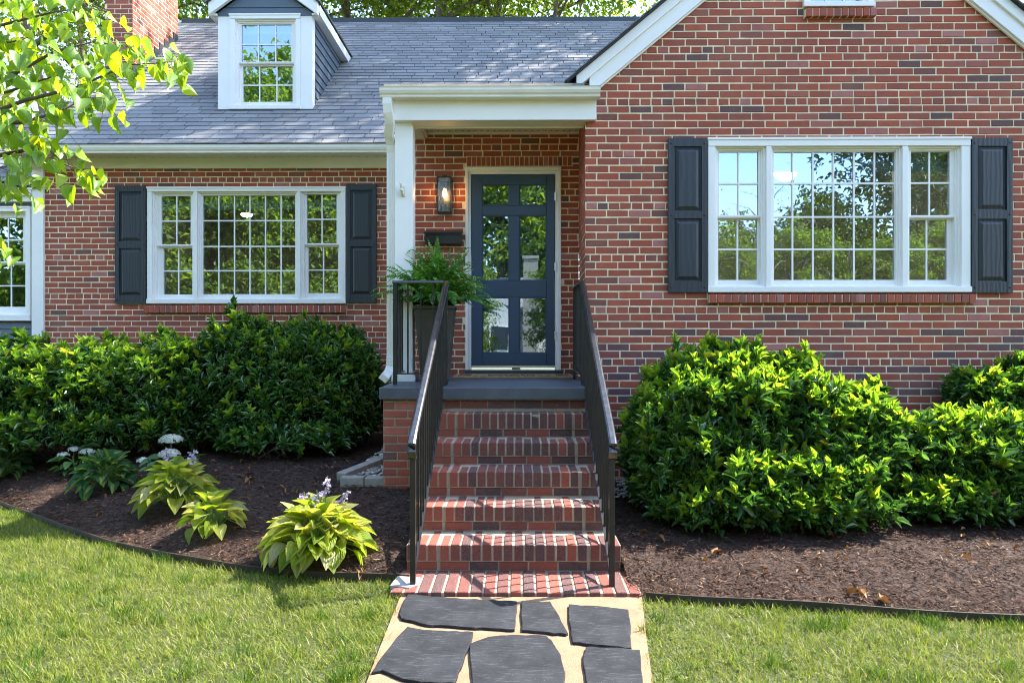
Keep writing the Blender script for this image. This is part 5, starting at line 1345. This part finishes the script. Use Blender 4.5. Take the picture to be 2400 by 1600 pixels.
q = scatter(to, np.stack([wx,wy,wz],1), rnd_dirs(n,rng), unit(rnd_dirs(n,rng)+np.array([0,0.3,.8])), rng.uniform(.45,.95,n), rng.uniform(.16,.30,n))
tag(np_mesh('woods', q[0], q[1], q[2], M['pine'], None, q[3]), 'far belt of green woods across the street, seen only as a reflection', 'woods', None, 'stuff')
tree_mesh((9.6,-14.5,0), (9.9,-14.5,7.2), 7.2, 2.9, 160, .10, 88, .085, .10, limbs=22, label='nearly bare twiggy tree mirrored in the left part of the right picture window', group=GR, name='bare_tree')
tree_mesh((14.0,-15.5,0), (13.6,-15.5,5.4), 5.4, 2.6, 160, .10, 89, .07, .08, limbs=20, label='nearly bare twiggy tree mirrored in the middle of the right picture window', group=GR, name='bare_tree')
nb = thing('pale_house', 'pale house with a grey roof and chimney mirrored in the door glass', 'house', (0,-22,0))
s = MB(); s.box(-7,8,-30,-22,0,3.0); s.prism([(-2.6,-21.5,0),(-.4,-21.5,0),(-.4,-21.5,3.0),(-1.5,-21.5,4.1),(-2.6,-21.5,3.0)], (0,-.5,0)); s.build('wall', M['stucco'], nb)
s = MB(); s.prism([(-7.4,-21.6,2.95),(-7.4,-26,5.2),(-7.4,-30.4,2.95)], (15.8,0,0)); s.build('roof', M['shingle'], nb)
s = MB(); s.box(.25,1.0,-21.9,-21.2,0,5.75); s.box(.2,1.05,-21.95,-21.15,5.75,5.9); s.build('chimney', M['paver'], nb)
for wx in (-1.0, 3.0, -5.0):
    s = MB(); s.box(wx-.55,wx+.55,-21.96 if wx != -1.0 else -21.46,-21.4 if wx == -1. else -21.9,.9,2.3); w_ = s.build('window', M['white'], nb)
    s = MB(); s.box(wx-.45,wx+.45,-21.39 if wx == -1. else -21.89,-21.38 if wx == -1. else -21.88,1.0,2.2); s.build('pane', M['flash'], w_)

# ------------------------------------------------------------------ light, sky, camera
Ldir = Vector((.75, .288, 1)).normalized()
el = math.asin(Ldir.z); rot = math.atan2(Ldir.x, Ldir.y)
sun = bpy.data.lights.new('sun', 'SUN'); sun.energy = 3.7; sun.angle = R(.53); sun.color = (1, .945, .86)
so = bpy.data.objects.new('sun', sun); COL.objects.link(so); so.rotation_euler = Ldir.to_track_quat('Z', 'Y').to_euler(); so.location = (12, 8, 20)
W = bpy.data.worlds.new('World'); SC.world = W; W.use_nodes = True
nt = W.node_tree; nt.nodes.clear()
sky = nt.nodes.new('ShaderNodeTexSky'); sky.sky_type = 'NISHITA'; sky.sun_disc = False; sky.sun_elevation = el; sky.sun_rotation = rot
sky.air_density = 1.0; sky.dust_density = .9; sky.ozone_density = .9; sky.altitude = 100
bgn = nt.nodes.new('ShaderNodeBackground'); bgn.inputs[1].default_value = .15
wo = nt.nodes.new('ShaderNodeOutputWorld'); nt.links.new(sky.outputs[0], bgn.inputs[0]); nt.links.new(bgn.outputs[0], wo.inputs[0])
cam = bpy.data.cameras.new('camera'); cam.lens = 24; cam.sensor_width = 36; cam.clip_end = 600; cam.clip_start = .05
co = bpy.data.objects.new('camera', cam); COL.objects.link(co); co.location = (0, 0, EYE); co.rotation_euler = (R(90), 0, TH)
SC.camera = co
SC.view_settings.view_transform = 'Standard'; SC.view_settings.look = 'None'; SC.view_settings.gamma = 1; SC.view_settings.exposure = 2.45
SC.cycles.max_bounces = 8; SC.cycles.diffuse_bounces = 4; SC.cycles.glossy_bounces = 4; SC.cycles.transparent_max_bounces = 12; SC.cycles.transmission_bounces = 6
SC.cycles.use_denoising = True; SC.cycles.filter_width = 1.05
SC.cycles.caustics_reflective = False; SC.cycles.caustics_refractive = False
